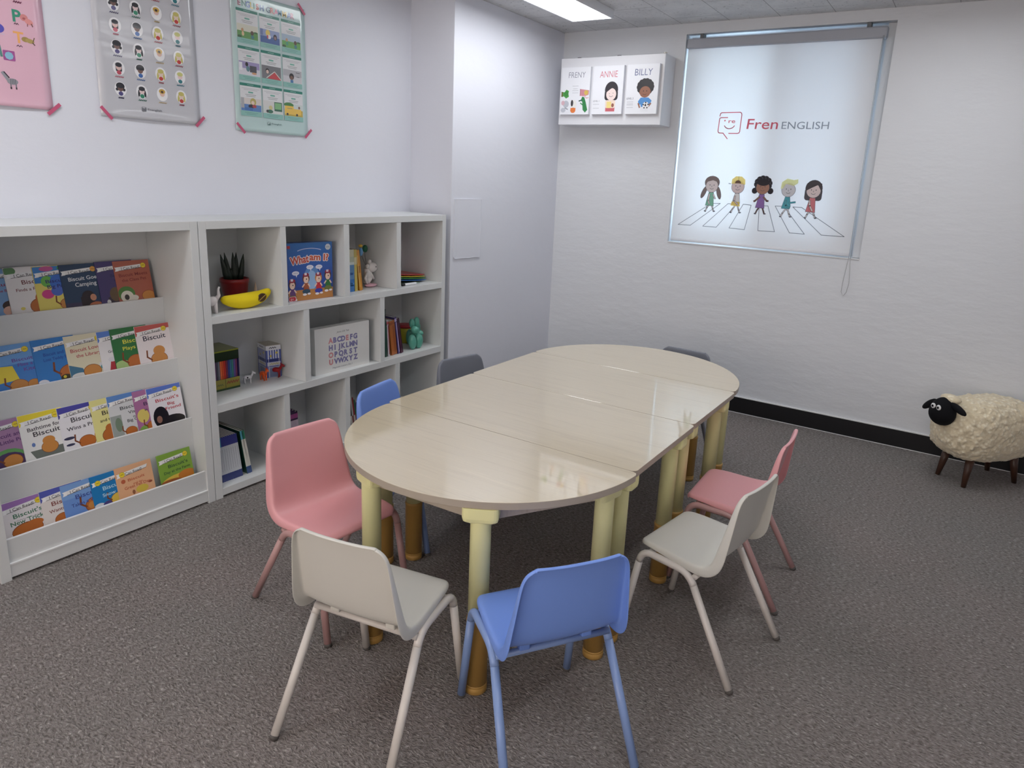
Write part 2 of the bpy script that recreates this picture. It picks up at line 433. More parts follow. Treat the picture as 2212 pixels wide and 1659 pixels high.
struct('shade_slab', MB().box(WX0 - 0.6, WX1 + 0.6, YB + 0.2, YB + 0.85, WZ1 - 0.02, WZ1 + 0.08), M_pvc)  # unseen slab added outside to block sky and darken the blind's top
w = thing('fill_window', None, None, (0, 0, 0)); w['kind'] = 'structure'  # invented window behind the camera, added as fill for camera-facing surfaces
mb = MB(); y0, y1 = YBACK - 0.11, YBACK - 0.05; t = 0.05
mb.box(VX0, VX1, y0, y1, VZ0, VZ0 + t).box(VX0, VX1, y0, y1, VZ1 - t, VZ1)
for x in (VX0, VX0 + 1.18, VX0 + 2.37, VX1 - t): mb.box(x, x + t, y0, y1, VZ0 + t, VZ1 - t)
mb.build('window_frame', M_pvc, w)
MB().box(VX0, VX1, y0 + 0.02, y0 + 0.025, VZ0, VZ1).build('glass', M_fillglass, w)

# ------------------------------------------------------------------ roller blind with print
BX0, BX1, BZ0, BZ1 = 1.292, 2.478, 1.158, 2.43
YF = YB + 0.030
bl = thing('roller_blind', 'white roller blind with red and grey lettering and five walking children over the window', 'blind', (0, 0, 0))
FAB = (0.90, 0.91, 0.93, 1)
A = Art()
RED = S(205, 70, 85); GR = S(120, 128, 140)
# lettering
A.line([(1.557, 1.993), (1.559, 2.008), (1.566, 2.014), (1.690, 2.016), (1.699, 2.011), (1.702, 2.0), (1.700, 1.895), (1.696, 1.886), (1.686, 1.883), (1.628, 1.883)], 0.0055, RED)
A.line([(1.610, 1.983), (1.567, 1.983), (1.558, 1.979), (1.556, 1.968), (1.554, 1.897), (1.558, 1.888), (1.566, 1.885), (1.590, 1.884), (1.622, 1.849)], 0.0055, RED)
A.ell(1.594, 1.964, 0.005, 0.005, RED); A.text('re', 1.641, 1.949, 0.026, RED, width=0.045, bold=0.01)
A.arc(1.6275, 1.945, 0.037, 0.032, 205, 335, 0.0055, RED)
A.text('Fren', 1.842, 1.912, 0.066, RED, width=0.200, bold=0.004, shear=0.06)
A.text('ENGLISH', 2.107, 1.913, 0.046, GR, width=0.284, bold=0.0)
# crosswalk
for q in (((1.338, 1.264), (1.428, 1.265), (1.624, 1.426), (1.561, 1.423)), ((1.518, 1.266), (1.613, 1.265), (1.735, 1.428), (1.677, 1.428)),
          ((1.703, 1.267), (1.807, 1.264), (1.833, 1.427), (1.78, 1.43)), ((1.898, 1.264), (2.006, 1.266), (1.943, 1.429), (1.886, 1.426)),
          ((2.101, 1.266), (2.194, 1.266), (2.044, 1.432), (1.989, 1.431)), ((2.297, 1.268), (2.433, 1.269), (2.155, 1.432), (2.101, 1.432))):
    A.line(q, 0.0035, S(90, 95, 105), closed=True)
def kid(A, cx, zt, k):
    OL = S(70, 70, 80); z = zt
    sk = {1: S(248, 232, 235), 2: S(250, 222, 222), 3: S(160, 105, 85), 4: S(228, 228, 238), 5: S(248, 222, 222)}[k]
    dc = {1: S(120, 205, 170), 2: S(250, 250, 252), 3: S(125, 85, 165), 4: S(60, 160, 180), 5: S(225, 105, 115)}[k]
    def E(x, y, rx, ry, c, **kw): A.ell(cx + x, z + y, rx + 0.002, ry + 0.002, OL, **kw); A.ell(cx + x, z + y, rx, ry, c, **kw)
    # legs
    lc = {3: S(90, 65, 60)}.get(k, S(235, 230, 235))
    for pts in (((-0.004, -0.190), (-0.020, -0.215), (-0.028, -0.236)), ((0.010, -0.190), (0.022, -0.218), (0.028, -0.233))):
        A.line([(cx + x, z + y) for x, y in pts], 0.0105, OL); A.line([(cx + x, z + y) for x, y in pts], 0.007, lc)
    for x, y in ((-0.031, -0.238), (0.033, -0.236)): A.ell(cx + x, z + y, 0.008, 0.004, OL, rot=-20 if x < 0 else 12)
    # hair behind
    hair = {1: S(115, 98, 98), 3: S(30, 28, 32), 5: S(52, 48, 52)}.get(k)
    if k == 1:
        E(-0.052, -0.112, 0.013, 0.042, hair, rot=-22); E(0.052, -0.112, 0.013, 0.042, hair, rot=16)
        E(0.0, -0.045, 0.050, 0.042, hair)
    if k == 3:
        for a in range(12):
            an = math.radians(a * 30 + 8); E(0.0 + 0.040 * math.cos(an), -0.044 + 0.034 * math.sin(an), 0.018, 0.018, hair)
        E(-0.050, -0.090, 0.017, 0.018, hair); E(0.052, -0.088, 0.017, 0.018, hair)
    if k == 5: A.rrect(cx - 0.052, z - 0.128, cx + 0.053, z - 0.05, 0.018, hair); E(0.0, -0.052, 0.050, 0.050, hair)
    # body
    if k in (1, 3, 5): body = [(-0.016, -0.112), (0.016, -0.112), (0.024, -0.200), (-0.032, -0.198)]
    else: body = [(-0.014, -0.112), (0.014, -0.112), (0.024, -0.168), (0.020, -0.186), (-0.030, -0.184)]
    A.poly([(cx + x * 1.08, z + y * 1.0 + (-0.002 if y < -0.15 else 0.002)) for x, y in body], OL); A.poly([(cx + x, z + y) for x, y in body], dc)
    if k == 2: A.poly([(cx + x, z + y) for x, y in ((-0.030, -0.165), (0.022, -0.165), (0.027, -0.195), (-0.036, -0.192))], S(240, 205, 95))
    # arms
    ac = dc if k == 4 else ({3: S(130, 85, 70)}.get(k, sk))
    arms = {1: (((-0.012, -0.125), (-0.016, -0.165), (-0.006, -0.188)), ((0.016, -0.125), (0.030, -0.150))), 2: (((-0.012, -0.130), (-0.014, -0.160), (0.010, -0.182)),),
            3: (((-0.014, -0.130), (-0.040, -0.155), (-0.046, -0.158)), ((0.014, -0.130), (0.036, -0.152), (0.044, -0.152))),
            4: (((-0.008, -0.135), (-0.004, -0.165), (0.014, -0.178)), ((0.016, -0.148), (0.050, -0.142))), 5: (((-0.016, -0.130), (-0.012, -0.160), (0.006, -0.190)),)}[k]
    for p in arms:
        A.line([(cx + x, z + y) for x, y in p], 0.012, OL); A.line([(cx + x, z + y) for x, y in p], 0.0085, ac)
    # head
    fy = -0.068
    E(0.0, fy, 0.042, 0.042, sk)
    if k == 1: A.poly([(cx + x, z + y) for x, y in ((-0.048, -0.055), (-0.040, -0.015), (0, 0.0), (0.040, -0.015), (0.048, -0.055), (0.030, -0.038), (0.004, -0.030), (-0.030, -0.040))], hair)
    if k == 2:
        A.poly([(cx + x, z + y) for x, y in ((-0.046, -0.050), (-0.044, -0.020), (-0.020, 0.0), (0.020, 0.0), (0.044, -0.020), (0.047, -0.052), (0, -0.045))], S(245, 215, 110))
        A.ell(cx - 0.002, z - 0.045, 0.020, 0.020, S(85, 60, 50), a0=0, a1=180); A.line([(cx, z), (cx, z - 0.025)], 0.002, OL)
        A.line([(cx - 0.05, z - 0.05), (cx - 0.064, z - 0.048)], 0.004, OL)
    if k == 3: A.ell(cx, z - 0.035, 0.040, 0.022, hair)
    if k == 4: A.poly([(cx + x, z + y) for x, y in ((-0.050, -0.062), (-0.046, -0.020), (-0.015, 0.004), (0.025, -0.004), (0.052, 0.002), (0.054, -0.022), (0.030, -0.040), (-0.020, -0.030), (-0.036, -0.060))], S(222, 226, 150))
    if k == 5: A.poly([(cx + x, z + y) for x, y in ((-0.048, -0.070), (-0.046, -0.025), (0, 0.0), (0.046, -0.022), (0.048, -0.072), (0.022, -0.030), (-0.015, -0.050))], hair)
    for x in (-0.014, 0.014): A.ell(cx + x, z + fy + 0.006, 0.0026, 0.0042, OL)
    A.line([(cx + 0.001, z + fy + 0.002), (cx - 0.002, z + fy - 0.006), (cx + 0.002, z + fy - 0.006)], 0.0018, OL)
    A.arc(cx, z + fy - 0.012, 0.013, 0.009, 200, 340, 0.0024, OL)
for k, (cx, zt) in enumerate(((1.553, 1.607), (1.731, 1.609), (1.895, 1.612), (2.060, 1.604), (2.214, 1.606)), 1): kid(A, cx, zt, k)
mb = MB().box(BX0, BX1, YF, YF + 0.0012, BZ0, BZ1, FAB)
A.items = [(p_, f_, tuple(q_ ** 0.62 for q_ in c_[:3]) + (1,)) for p_, f_, c_ in A.items]
mb.art(A, (0, YF, 0), (1, 0, 0), (0, 0, 1), (0, -1, 0), eps=0.0004)
mb.build('blind_fabric', M_blind, bl)
MB().box(BX0 - 0.004, BX1 + 0.020, YF - 0.028, YF + 0.040, 2.420, 2.482).build('cassette', plain('cassette_grey', (0.40, 0.42, 0.47, 1), 0.4), bl, bevel=0.008)
MB().tube([(BX0 + 0.002, YF, BZ0), (BX1 - 0.002, YF, BZ0)], 0.009, 10, flat=1.1).build('bottom_bar', M_whitemetal, bl)
for x in (1.385, 2.395): MB().box(x - 0.012, x + 0.012, YF - 0.024, YF + 0.03, 2.480, 2.508).build('bracket', plain('dark_bracket', (0.12, 0.13, 0.14, 1), 0.4), bl, bevel=0.002)
cpts = [(2.488, YB - 0.012, 2.43), (2.489, YB - 0.014, 1.6), (2.494, YB - 0.014, 1.15), (2.508, YB - 0.012, 0.99), (2.500, YB - 0.012, 0.93), (2.484, YB - 0.012, 0.905), (2.470, YB - 0.012, 0.930), (2.472, YB - 0.013, 1.0), (2.484, YB - 0.014, 1.15), (2.483, YB - 0.014, 1.6), (2.482, YB - 0.010, 2.43)]
MB().tube(cpts, 0.0016, 6).build('pull_cord', plain('cord_white', (0.42, 0.43, 0.45, 1), 0.5), bl)

# ------------------------------------------------------------------ ceiling lamps
def ceiling_lamp(x, y, label):
    t = thing('ceiling_lamp', label, 'ceiling light', (x, y, ZC), group='flat ceiling light panels')
    f = MB(); a, b, h = 0.30, 1.28, 0.052; e = 0.012
    f.box(0, e, 0, b, -h, 0).box(a - e, a, 0, b, -h, 0).box(e, a - e, 0, e, -h, 0).box(e, a - e, b - e, b, -h, 0)
    f.build('frame', M_whitemetal, t, bevel=0.002)
    MB().box(e, a - e, e, b - e, -h + 0.003, -0.004).build('diffuser', M_emit, t)
    return t
ceiling_lamp(*LAMPS[0], 'lit white rectangular ceiling panel in view near the column corner')
for i, (x, y) in enumerate(LAMPS[1:]):
    ceiling_lamp(x, y, 'lit white ceiling panel ' + ('behind the first, above the book display', 'above the right side of the tables', 'over the back of the room')[i])

# ------------------------------------------------------------------ furniture: display bookcase (front-facing books)
XS, HS = 0.3473, 1.2847
def part(name, box, parent, m=M_lam, bevel=0.0012, label=None):
    o = MB().box(*box).build(name, m, parent, bevel=bevel)
    if label: o['label'] = label
    return o
Y0, Y1, Y2 = -0.641, 0.2095, 1.8476
T = thing('display_bookcase', 'low white bookcase of stepped ledges showing picture books face out', 'bookcase', (0, 0, 0))
part('side_panel', (0.0, XS, Y0, Y0 + 0.0345, 0.0, HS), T); part('side_panel', (0.0, XS, Y1 - 0.0345, Y1, 0.0, HS), T)
YA, YZ = Y0 + 0.0345, Y1 - 0.0345
part('top_panel', (0.0, XS, YA, YZ, HS - 0.036, HS), T); part('back_panel', (0.0, 0.010, YA, YZ, 0.03, HS - 0.036), T)
LIPS = [(0.105, 0.933), (0.180, 0.665), (0.258, 0.398), (0.336, 0.157)]
zb = [0.868, 0.597, 0.332, 0.043]
for i, (lx, lz) in enumerate(LIPS):
    bot = zb[i] - 0.012 if i == 3 else zb[i + 1] - 0.012
    if i == 3: bot = 0.062
    part('display_board', (lx - 0.011, lx, YA, YZ, bot, lz), T)
    MB().box(lx - 0.0113, lx + 0.0004, YA, YZ, lz - 0.0008, lz + 0.0008).build('edge_band', M_edge, T)
    back = 0.010 if i == 0 else LIPS[i - 1][0]
    part('pocket_shelf', (back, lx - 0.011, YA, YZ, zb[i] - 0.012, zb[i]), T)
part('base_rail', (0.30, XS - 0.004, YA, YZ, 0.010, 0.062), T)
MB().box(0.330, XS - 0.002, YA, YZ, 0.060, 0.065).build('edge_band', M_edge, T)

# ------------------------------------------------------------------ cubby shelf
T2 = thing('cubby_shelf', 'low white open shelf of staggered cubbies next to the column', 'shelf', (0, 0, 0))
part('side_panel', (0, XS, Y1 + 0.003, Y1 + 0.0385, 0, HS), T2); part('side_panel', (0, XS, Y2 - 0.033, Y2, 0, HS), T2)
ya, yz = Y1 + 0.0385, Y2 - 0.033
part('top_panel', (0, XS, ya, yz, HS - 0.035, HS), T2); part('back_panel', (0, 0.010, ya, yz, 0.02, HS - 0.035), T2)
for z0, z1 in ((0.833, 0.868), (0.4195, 0.457), (0.012, 0.047)): part('shelf', (0.010, XS, ya, yz, z0, z1), T2)
for z0, z1, L in ((0.868, HS - 0.035, ((0.625, 0.657), (1.020, 1.056), (1.414, 1.448))), (0.457, 0.833, ((0.745, 0.781), (1.280, 1.314))), (0.047, 0.4195, ((0.609, 0.643), (1.010, 1.045), (1.403, 1.440)))):
    for a, b in L: part('divider', (0.010, XS - 0.0015, a, b, z0, z1), T2)

# ------------------------------------------------------------------ tables
def leg_round(name, x, y, T, joint=0.25, top=0.60, cap=None, capangle=0.0):
    o = MB().lathe([(0.0305, joint - 0.02), (0.0305, top - 0.03), (0.0305, top)], 28, (x, y, 0)).build('leg', M_yel, T)
    low = MB().lathe([(0.0335, 0.028), (0.0335, joint - 0.012), (0.0345, joint - 0.010), (0.0345, joint), (0.031, joint + 0.001)], 28, (x, y, 0)).build('lower_sleeve', M_och, o)
    low['label'] = 'ochre lower leg sleeve'
    MB().lathe([(0.030, 0.0), (0.0345, 0.003), (0.0345, 0.020), (0.0315, 0.023), (0.0345, 0.026), (0.0335, 0.030)], 28, (x, y, 0)).build('foot', M_och, o)
    c = MB(); w = 0.050
    pts = []
    for cx, cy, a0 in ((w - .02, -w + .02, -90), (w - .02, w - .02, 0), (-w + .02, w - .02, 90), (-w + .02, -w + .02, 180)):
        for k in range(5):
            a = math.radians(a0 + 22.5 * k); pts.append(((cx + .02 * math.cos(a)) * 1.06, (cy + .02 * math.sin(a)) * 0.68))
    ca, sa = math.cos(capangle), math.sin(capangle)
    def ring(s_, z): return [(x + (px * ca - py * sa) * s_, y + (px * sa + py * ca) * s_, z) for px, py in pts]
    nn = len(pts); R = [ring(1.0, 0.6165), ring(1.0, 0.585), ring(0.95, 0.575), ring(0.75, 0.569)]
    vv = sum(R, []); ff = [tuple(range(nn))]
    for i in range(3):
        for k in range(nn): ff.append((i * nn + k, i * nn + (k + 1) % nn, (i + 1) * nn + (k + 1) % nn, (i + 1) * nn + k)[::-1])
    ff.append(tuple(3 * nn + k for k in range(nn)))
    c.add(vv, ff); c.build('leg_cap', M_yel, o)
    return o
def board(p, q, T, z0=0.567, z1=0.6165, th=0.016):
    P, Q = Vector(p), Vector(q); d = (Q - P).normalized(); nn = Vector((-d.y, d.x)) * th / 2
    MB().prism([tuple(P - nn), tuple(Q - nn), tuple(Q + nn), tuple(P + nn)], z0, z1).build('apron_board', M_apron, T, bevel=0.001)
HT = 0.6398; ZU = HT - 0.0225
def tabletop(pts, T):
    m = MB().prism(pts, ZU, HT, mat=0, sidemat=1); return m.build('tabletop', [M_top, M_topedge], T, bevel=0.0012)
def rrpts(x0, x1, y0, y1, r, n=5):
    p = []
    for cx, cy, a0 in ((x1 - r, y0 + r, -90), (x1 - r, y1 - r, 0), (x0 + r, y1 - r, 90), (x0 + r, y0 + r, 180)):
        for k in range(n + 1):
            a = math.radians(a0 + 90 * k / n); p.append((cx + r * math.cos(a), cy + r * math.sin(a)))
    return p
def halfpts(cx, yy, R, sgn, r=0.022):
    p = []
    n = 64
    a_cut = math.asin(0.030 / R)
    for k in range(n + 1):
        a = a_cut + (PI - 2 * a_cut) * k / n; p.append((cx + R * math.cos(a), yy + sgn * R * math.sin(a)))
    xl = R * math.cos(a_cut)
    p += [(cx - xl - 0.0002, yy + sgn * 0.020), (cx - xl + 0.005, yy + sgn * 0.006), (cx - xl + 0.020, yy), (cx + xl - 0.020, yy), (cx + xl - 0.005, yy + sgn * 0.006), (cx + xl + 0.0002, yy + sgn * 0.020)]
    if sgn < 0: p = p[::-1]
    return p
# near half-round
T = thing('half_round_table', 'half-round maple-topped table at the near end of the row', 'table', group='children\'s tables pushed together in one oval')
tabletop(halfpts(1.8135, 0.3875, 0.536, -1), T)
LN = [(1.335, 0.300), (1.640, -0.070), (2.060, -0.053), (2.280, 0.30)]
for x, y in LN: leg_round('leg', x, y, T, capangle=math.atan2(y - 0.3875, x - 1.8135) + PI / 2)
for a, b in zip(LN, LN[1:] + LN[:1]): board(a, b, T)
# rectangles
def rect_table(label, y0, y1, xs0, xs1):
    T = thing('rectangular_table', label, 'table', group='children\'s tables pushed together in one oval')
    tabletop(rrpts(xs0, xs1, y0, y1, 0.020), T)
    near = y0 < 0.5
    L = [(1.402, 0.395) if near else (xs0 + 0.068, y0 + 0.058), (xs1 - 0.055, y0 + (0.016 if near else 0.042)), (xs1 - 0.055, y1 - 0.092), (xs0 + 0.068, y1 - 0.08)]
    for x, y in L: leg_round('leg', x, y, T)
    for a, b in zip(L, L[1:] + L[:1]): board(a, b, T)
rect_table('rectangular maple-topped table joined to the near half-round one', 0.3895, 0.9415, 1.264, 2.338)
rect_table('rectangular maple-topped table joined to the far half-round one', 0.9435, 1.4865, 1.260, 2.332)
T = thing('half_round_table', 'half-round maple-topped table at the far end of the row', 'table', group='children\'s tables pushed together in one oval')
tabletop(halfpts(1.792, 1.4885, 0.535, 1), T)
LF = [(2.255, 1.575), (2.035, 1.855), (1.56, 1.94), (1.33, 1.575)]
for x, y in LF: leg_round('leg', x, y, T, capangle=math.atan2(y - 1.4885, x - 1.792) + PI / 2)
for a, b in zip(LF, LF[1:] + LF[:1]): board(a, b, T)

# ------------------------------------------------------------------ chairs
def chair_shell():
    # side profile: (y, z, sitter-side normal y, z, half width, flange depth, dish, wrap)
    prof = [
        (0.183, 0.356, 0.35, 0.94, 0.128, 0.010, 0, 0),
        (0.177, 0.363, 0.2, 0.98, 0.143, 0.012, 0.000, 0),
        (0.155, 0.3665, 0.03, 1.0, 0.152, 0.014, 0.001, 0),
        (0.10, 0.366, 0, 1.0, 0.156, 0.017, 0.003, 0),
        (0.04, 0.362, 0.05, 1.0, 0.160, 0.022, 0.005, 0),
        (-0.02, 0.358, 0.12, 0.99, 0.163, 0.026, 0.005, 0.002),
        (-0.060, 0.3605, 0.35, 0.94, 0.164, 0.032, 0.004, 0.005),
        (-0.086, 0.378, 0.75, 0.66, 0.164, 0.035, 0.003, 0.009),
        (-0.099, 0.405, 0.95, 0.30, 0.162, 0.036, 0.002, 0.012),
        (-0.110, 0.45, 0.97, 0.22, 0.157, 0.031, 0.001, 0.014),
        (-0.121, 0.50, 0.98, 0.18, 0.151, 0.025, 0, 0.014),
        (-0.131, 0.555, 0.985, 0.16, 0.145, 0.019, 0, 0.013),
        (-0.138, 0.592, 0.99, 0.16, 0.140, 0.014, 0, 0.012),
        (-0.142, 0.612, 0.99, 0.16, 0.130, 0.011, 0, 0.010),
        (-0.1445, 0.622, 0.99, 0.18, 0.112, 0.009, 0, 0.008)]
    us = [-1, -0.93, -0.6, -0.2, 0.2, 0.6, 0.93, 1]
    V = []; Fc = []
    rows = []
    def normal(p): return Vector((0, p[2], p[3])).normalized()
    for i, p in enumerate(prof):
        nn = normal(p); rear = -nn
        # flange turns away from the sitter, and at the bend mostly down and back
        row = []
        for u in us:
            c = Vector((u * p[4], p[0], p[1])) - nn * (p[6] * (1 - u * u)) + nn * (p[7] * abs(u) ** 3)
            row.append(c)
        e0, e1 = row[0], row[-1]
        row = [e0 + rear * p[5] + Vector((-0.003, 0, 0)), e0 + rear * p[5] * 0.35 + Vector((-0.003, 0, 0))] + row + [e1 + rear * p[5] * 0.35 + Vector((0.003, 0, 0)), e1 + rear * p[5] + Vector((0.003, 0, 0))]
        rows.append(row)
    # front roll and top roll
    f0 = [q + Vector((0, 0.003, -0.010)) for q in rows[0]]; f1 = [q + Vector((0, 0.004, -0.004)) for q in rows[0]]
    L_ = rows[-1]; m_ = len(L_)
    def roll(k, dy, dz):
        e = {0: 0.25, 1: 0.7, m_ - 1: 0.25, m_ - 2: 0.7}.get(k, 1.0); sx = {0: 0.004, 1: 0.002, m_ - 1: -0.004, m_ - 2: -0.002}.get(k, 0)
        return L_[k] + Vector((sx, dy * e, dz * e))
    t1 = [roll(k, -0.003, 0.004) for k in range(m_)]; t0 = [roll(k, -0.010, 0.0015) for k in range(m_)]
    rows = [f0, f1] + rows + [t1, t0]
    nn = len(rows[0])
    for r in rows: V += r
    for i in range(len(rows) - 1):
        for k in range(nn - 1): Fc.append((i * nn + k, i * nn + k + 1, (i + 1) * nn + k + 1, (i + 1) * nn + k))
    return MB().add(V, Fc, smooth=True)
def fillet(P, r, n=6):
    out = [Vector(P[0])]
    for i in range(1, len(P) - 1):
        a, b, c = Vector(P[i - 1]), Vector(P[i]), Vector(P[i + 1])
        d1, d2 = (a - b).normalized(), (c - b).normalized()
        p, q = b + d1 * r, b + d2 * r
        for k in range(n + 1):
            t = k / n; out.append((1 - t) ** 2 * p + 2 * t * (1 - t) * b + t * t * q)
    out.append(Vector(P[-1])); return out
def make_chair(kind, label, loc, deg):
    sm, tm = M_ch[kind]
    T = thing('child_chair', label, 'chair', loc, (0, 0, math.radians(deg)), 'children\'s chairs around the tables')
    o = chair_shell().build('seat_shell', sm, T)
    md = o.modifiers.new('solid', 'SOLIDIFY'); md.thickness = 0.0045; md.offset = -1
    md = o.modifiers.new('sub', 'SUBSURF'); md.levels = md.render_levels = 2
    R = 0.0122
    for s in (-1, 1):
        path = fillet([(s * 0.176, 0.222, 0.0), (s * 0.166, 0.166, 0.338), (s * 0.166, -0.010, 0.330), (s * 0.183, -0.200, 0.0)], 0.042, 7)
        # split: front leg / rail / rear leg
        fl = [path[0], path[1]]; rail = path[1:17]; rl = [path[-2], path[-1]]
        MB().tube(rail, R, 14).build('side_rail', tm, T)
        for nm, a, b in (('front', path[0], path[1]), ('rear', path[-1], path[-2])):
            d = (b - a).normalized()
            lg = MB().tube([a + d * 0.010, b], R, 14).build('leg', tm, T)
            MB().tube([a + Vector((0, 0, 0.0005)), a + d * 0.012], [R * 0.98, R * 1.06], 14).build('foot_tip', M_tip, lg)
    for y, z in ((-0.030, 0.322), (0.140, 0.336)):
        MB().tube([(-0.166, y, z), (0.166, y, z)], 0.0095, 10).build('cross_bar', tm, T)
    for s in (-1, 1): MB().box(s * 0.09 - 0.015, s * 0.09 + 0.015, -0.045, -0.005, 0.330, 0.351).build('seat_bracket', sm, T, bevel=0.004)
    return T
make_chair('white', 'cream-white child chair nearest the camera on the left, its back towards the viewer', (1.872, -0.302, 0), 10.5)
make_chair('blue', 'sky-blue child chair at the near right end of the table', (2.326, -0.087, 0), 55)
make_chair('white', 'cream-white child chair in profile on the right, next to the pink one', (2.546, 0.602, 0), 81)
make_chair('pink', 'pink child chair on the right behind the cream-white one', (2.523, 1.076, 0), 92)
make_chair('pink', 'pink child chair on the left with its seat facing the near table end', (1.345, 0.011, 0), -95)
make_chair('blue', 'sky-blue child chair tucked in between table and cubby shelf', (1.187, 0.570, 0), -79)
make_chair('grey', 'grey child chair at the left side of the table near the column', (1.150, 1.140, 0), -101)
make_chair('grey', 'grey child chair at the far end of the table below the window', (1.846, 2.030, 0), 178)

# ------------------------------------------------------------------ sheep stool
def wool():
    m, nt, b = new_mat('cream_boucle')
    v = coords(nt)
    vo = N(nt, 'ShaderNodeTexVoronoi'); vo.inputs['Scale'].default_value = 48; nt.links.new(v, vo.inputs['Vector'])
    no = N(nt, 'ShaderNodeTexNoise'); no.inputs['Scale'].default_value = 40; no.inputs['Detail'].default_value = 3; nt.links.new(v, no.inputs['Vector'])
    mm = N(nt, 'ShaderNodeMath', operation='SUBTRACT'); nt.links.new(no.outputs['Fac'], mm.inputs[0]); nt.links.new(vo.outputs['Distance'], mm.inputs[1])
    c = ramp(nt, mm.outputs[0], [(0.0, (0.74, 0.64, 0.45, 1)), (0.45, (0.93, 0.86, 0.68, 1))])
    nt.links.new(c, b.inputs['Base Color']); b.inputs['Roughness'].default_value = 0.95; b.inputs['Sheen Weight'].default_value = 0.3
    bump(nt, b, mm.outputs[0], 0.6, 0.008)
    return m
M_wool = wool(); M_bf = plain('black_felt', (0.007, 0.007, 0.009, 1), 0.85, 0.2); M_dw = plain('dark_walnut', (0.055, 0.022, 0.012, 1), 0.4)
# local frame: +y towards the sheep's head
T = thing('sheep_stool', 'cream woolly stool shaped like a sheep with a black face and wooden legs', 'stool', (3.345, 2.905, 0), (0, 0, math.radians(137.5)))
mb = MB(); n, m = 40, 26; vv = []; ff = []
def se(x, p): return math.copysign(abs(x) ** p, x)
for i in range(m + 1):
    ph = -PI / 2 + PI * i / m
    for k in range(n):
        th = 2 * PI * k / n
        x = 0.178 * se(math.cos(ph), 0.62) * se(math.cos(th), 0.72); y = 0.292 * se(math.cos(ph), 0.62) * se(math.sin(th), 0.72)
        z = 0.172 * se(math.sin(ph), 0.80)
        d = 1 + 0.012 * math.sin(31 * x * 10 + 5 * z) * math.cos(23 * y * 10 + 3 * z)
        vv.append((x * d, y * d, 0.308 + z * d))
for i in range(m):
    for k in range(n): ff.append((i * n + k, i * n + (k + 1) % n, (i + 1) * n + (k + 1) % n, (i + 1) * n + k))
mb.add(vv, ff, smooth=True); o = mb.build('woolly_body', M_wool, T, sub=2)
tx = bpy.data.textures.new('wool_lumps', 'CLOUDS'); tx.noise_scale = 0.028; tx.noise_depth = 1
md = o.modifiers.new('d', 'DISPLACE'); md.texture = tx; md.strength = 0.020; md.mid_level = 0.5
HX, HY, HZ = 0.012, 0.300, 0.412
Rm = Matrix.Rotation(math.radians(-28), 3, 'X')
hm = MB(); vv = []; ff = []
n, m = 24, 16
for i in range(m + 1):
    t = PI * i / m; zz = math.cos(t)
    for k in range(n):
        a = 2 * PI * k / n; w_ = 0.070 - 0.012 * zz
        vv.append(Vector((HX, HY, HZ)) + Vector((w_ * math.sin(t) * math.cos(a), 0.062 * math.sin(t) * math.sin(a), 0.078 * zz)))
for i in range(m):
    for k in range(n): ff.append((i * n + k, (i + 1) * n + k, (i + 1) * n + (k + 1) % n, i * n + (k + 1) % n))
hm.add(vv, ff, smooth=True); head = hm.build('head', M_bf, T); head['label'] = 'black felt sheep face'
for s, dx, dz, ang in ((-1, -0.088, 0.040, 18), (1, 0.096, 0.010, 42)):
    Rr = Matrix.Rotation(math.radians(s * ang), 3, 'Y')
    MB().ball((HX + dx, HY - 0.005, HZ + dz), (0.056, 0.015, 0.019), rot=Rr, n=16).build('ear', M_bf, head)
M_eye = plain('white_eye', (0.75, 0.75, 0.75, 1), 0.4)
for x in (-0.021, 0.021):
    e = MB().ball((HX + x * 0.84 - 0.006, HY + 0.057, HZ + 0.030), (0.0150, 0.006, 0.0150), n=18).build('eye', M_eye, head)
    MB().ball((HX + x * 0.84 - 0.006, HY + 0.0620, HZ + 0.030), (0.0070, 0.003, 0.0070), n=12).build('pupil', M_bf, e)
MB().ball((HX - 0.005, HY - 0.035, HZ + 0.070), (0.06, 0.04, 0.024), n=16).build('wool_fringe', M_wool, T)
for x, y in ((-0.078, 0.150), (0.078, 0.150), (-0.078, -0.175), (0.078, -0.175)):
    MB().tube([(x * 1.12, y * 1.10, 0.0), (x * 0.95, y * 0.92, 0.17)], [0.012, 0.024], 14).build('leg', M_dw, T)

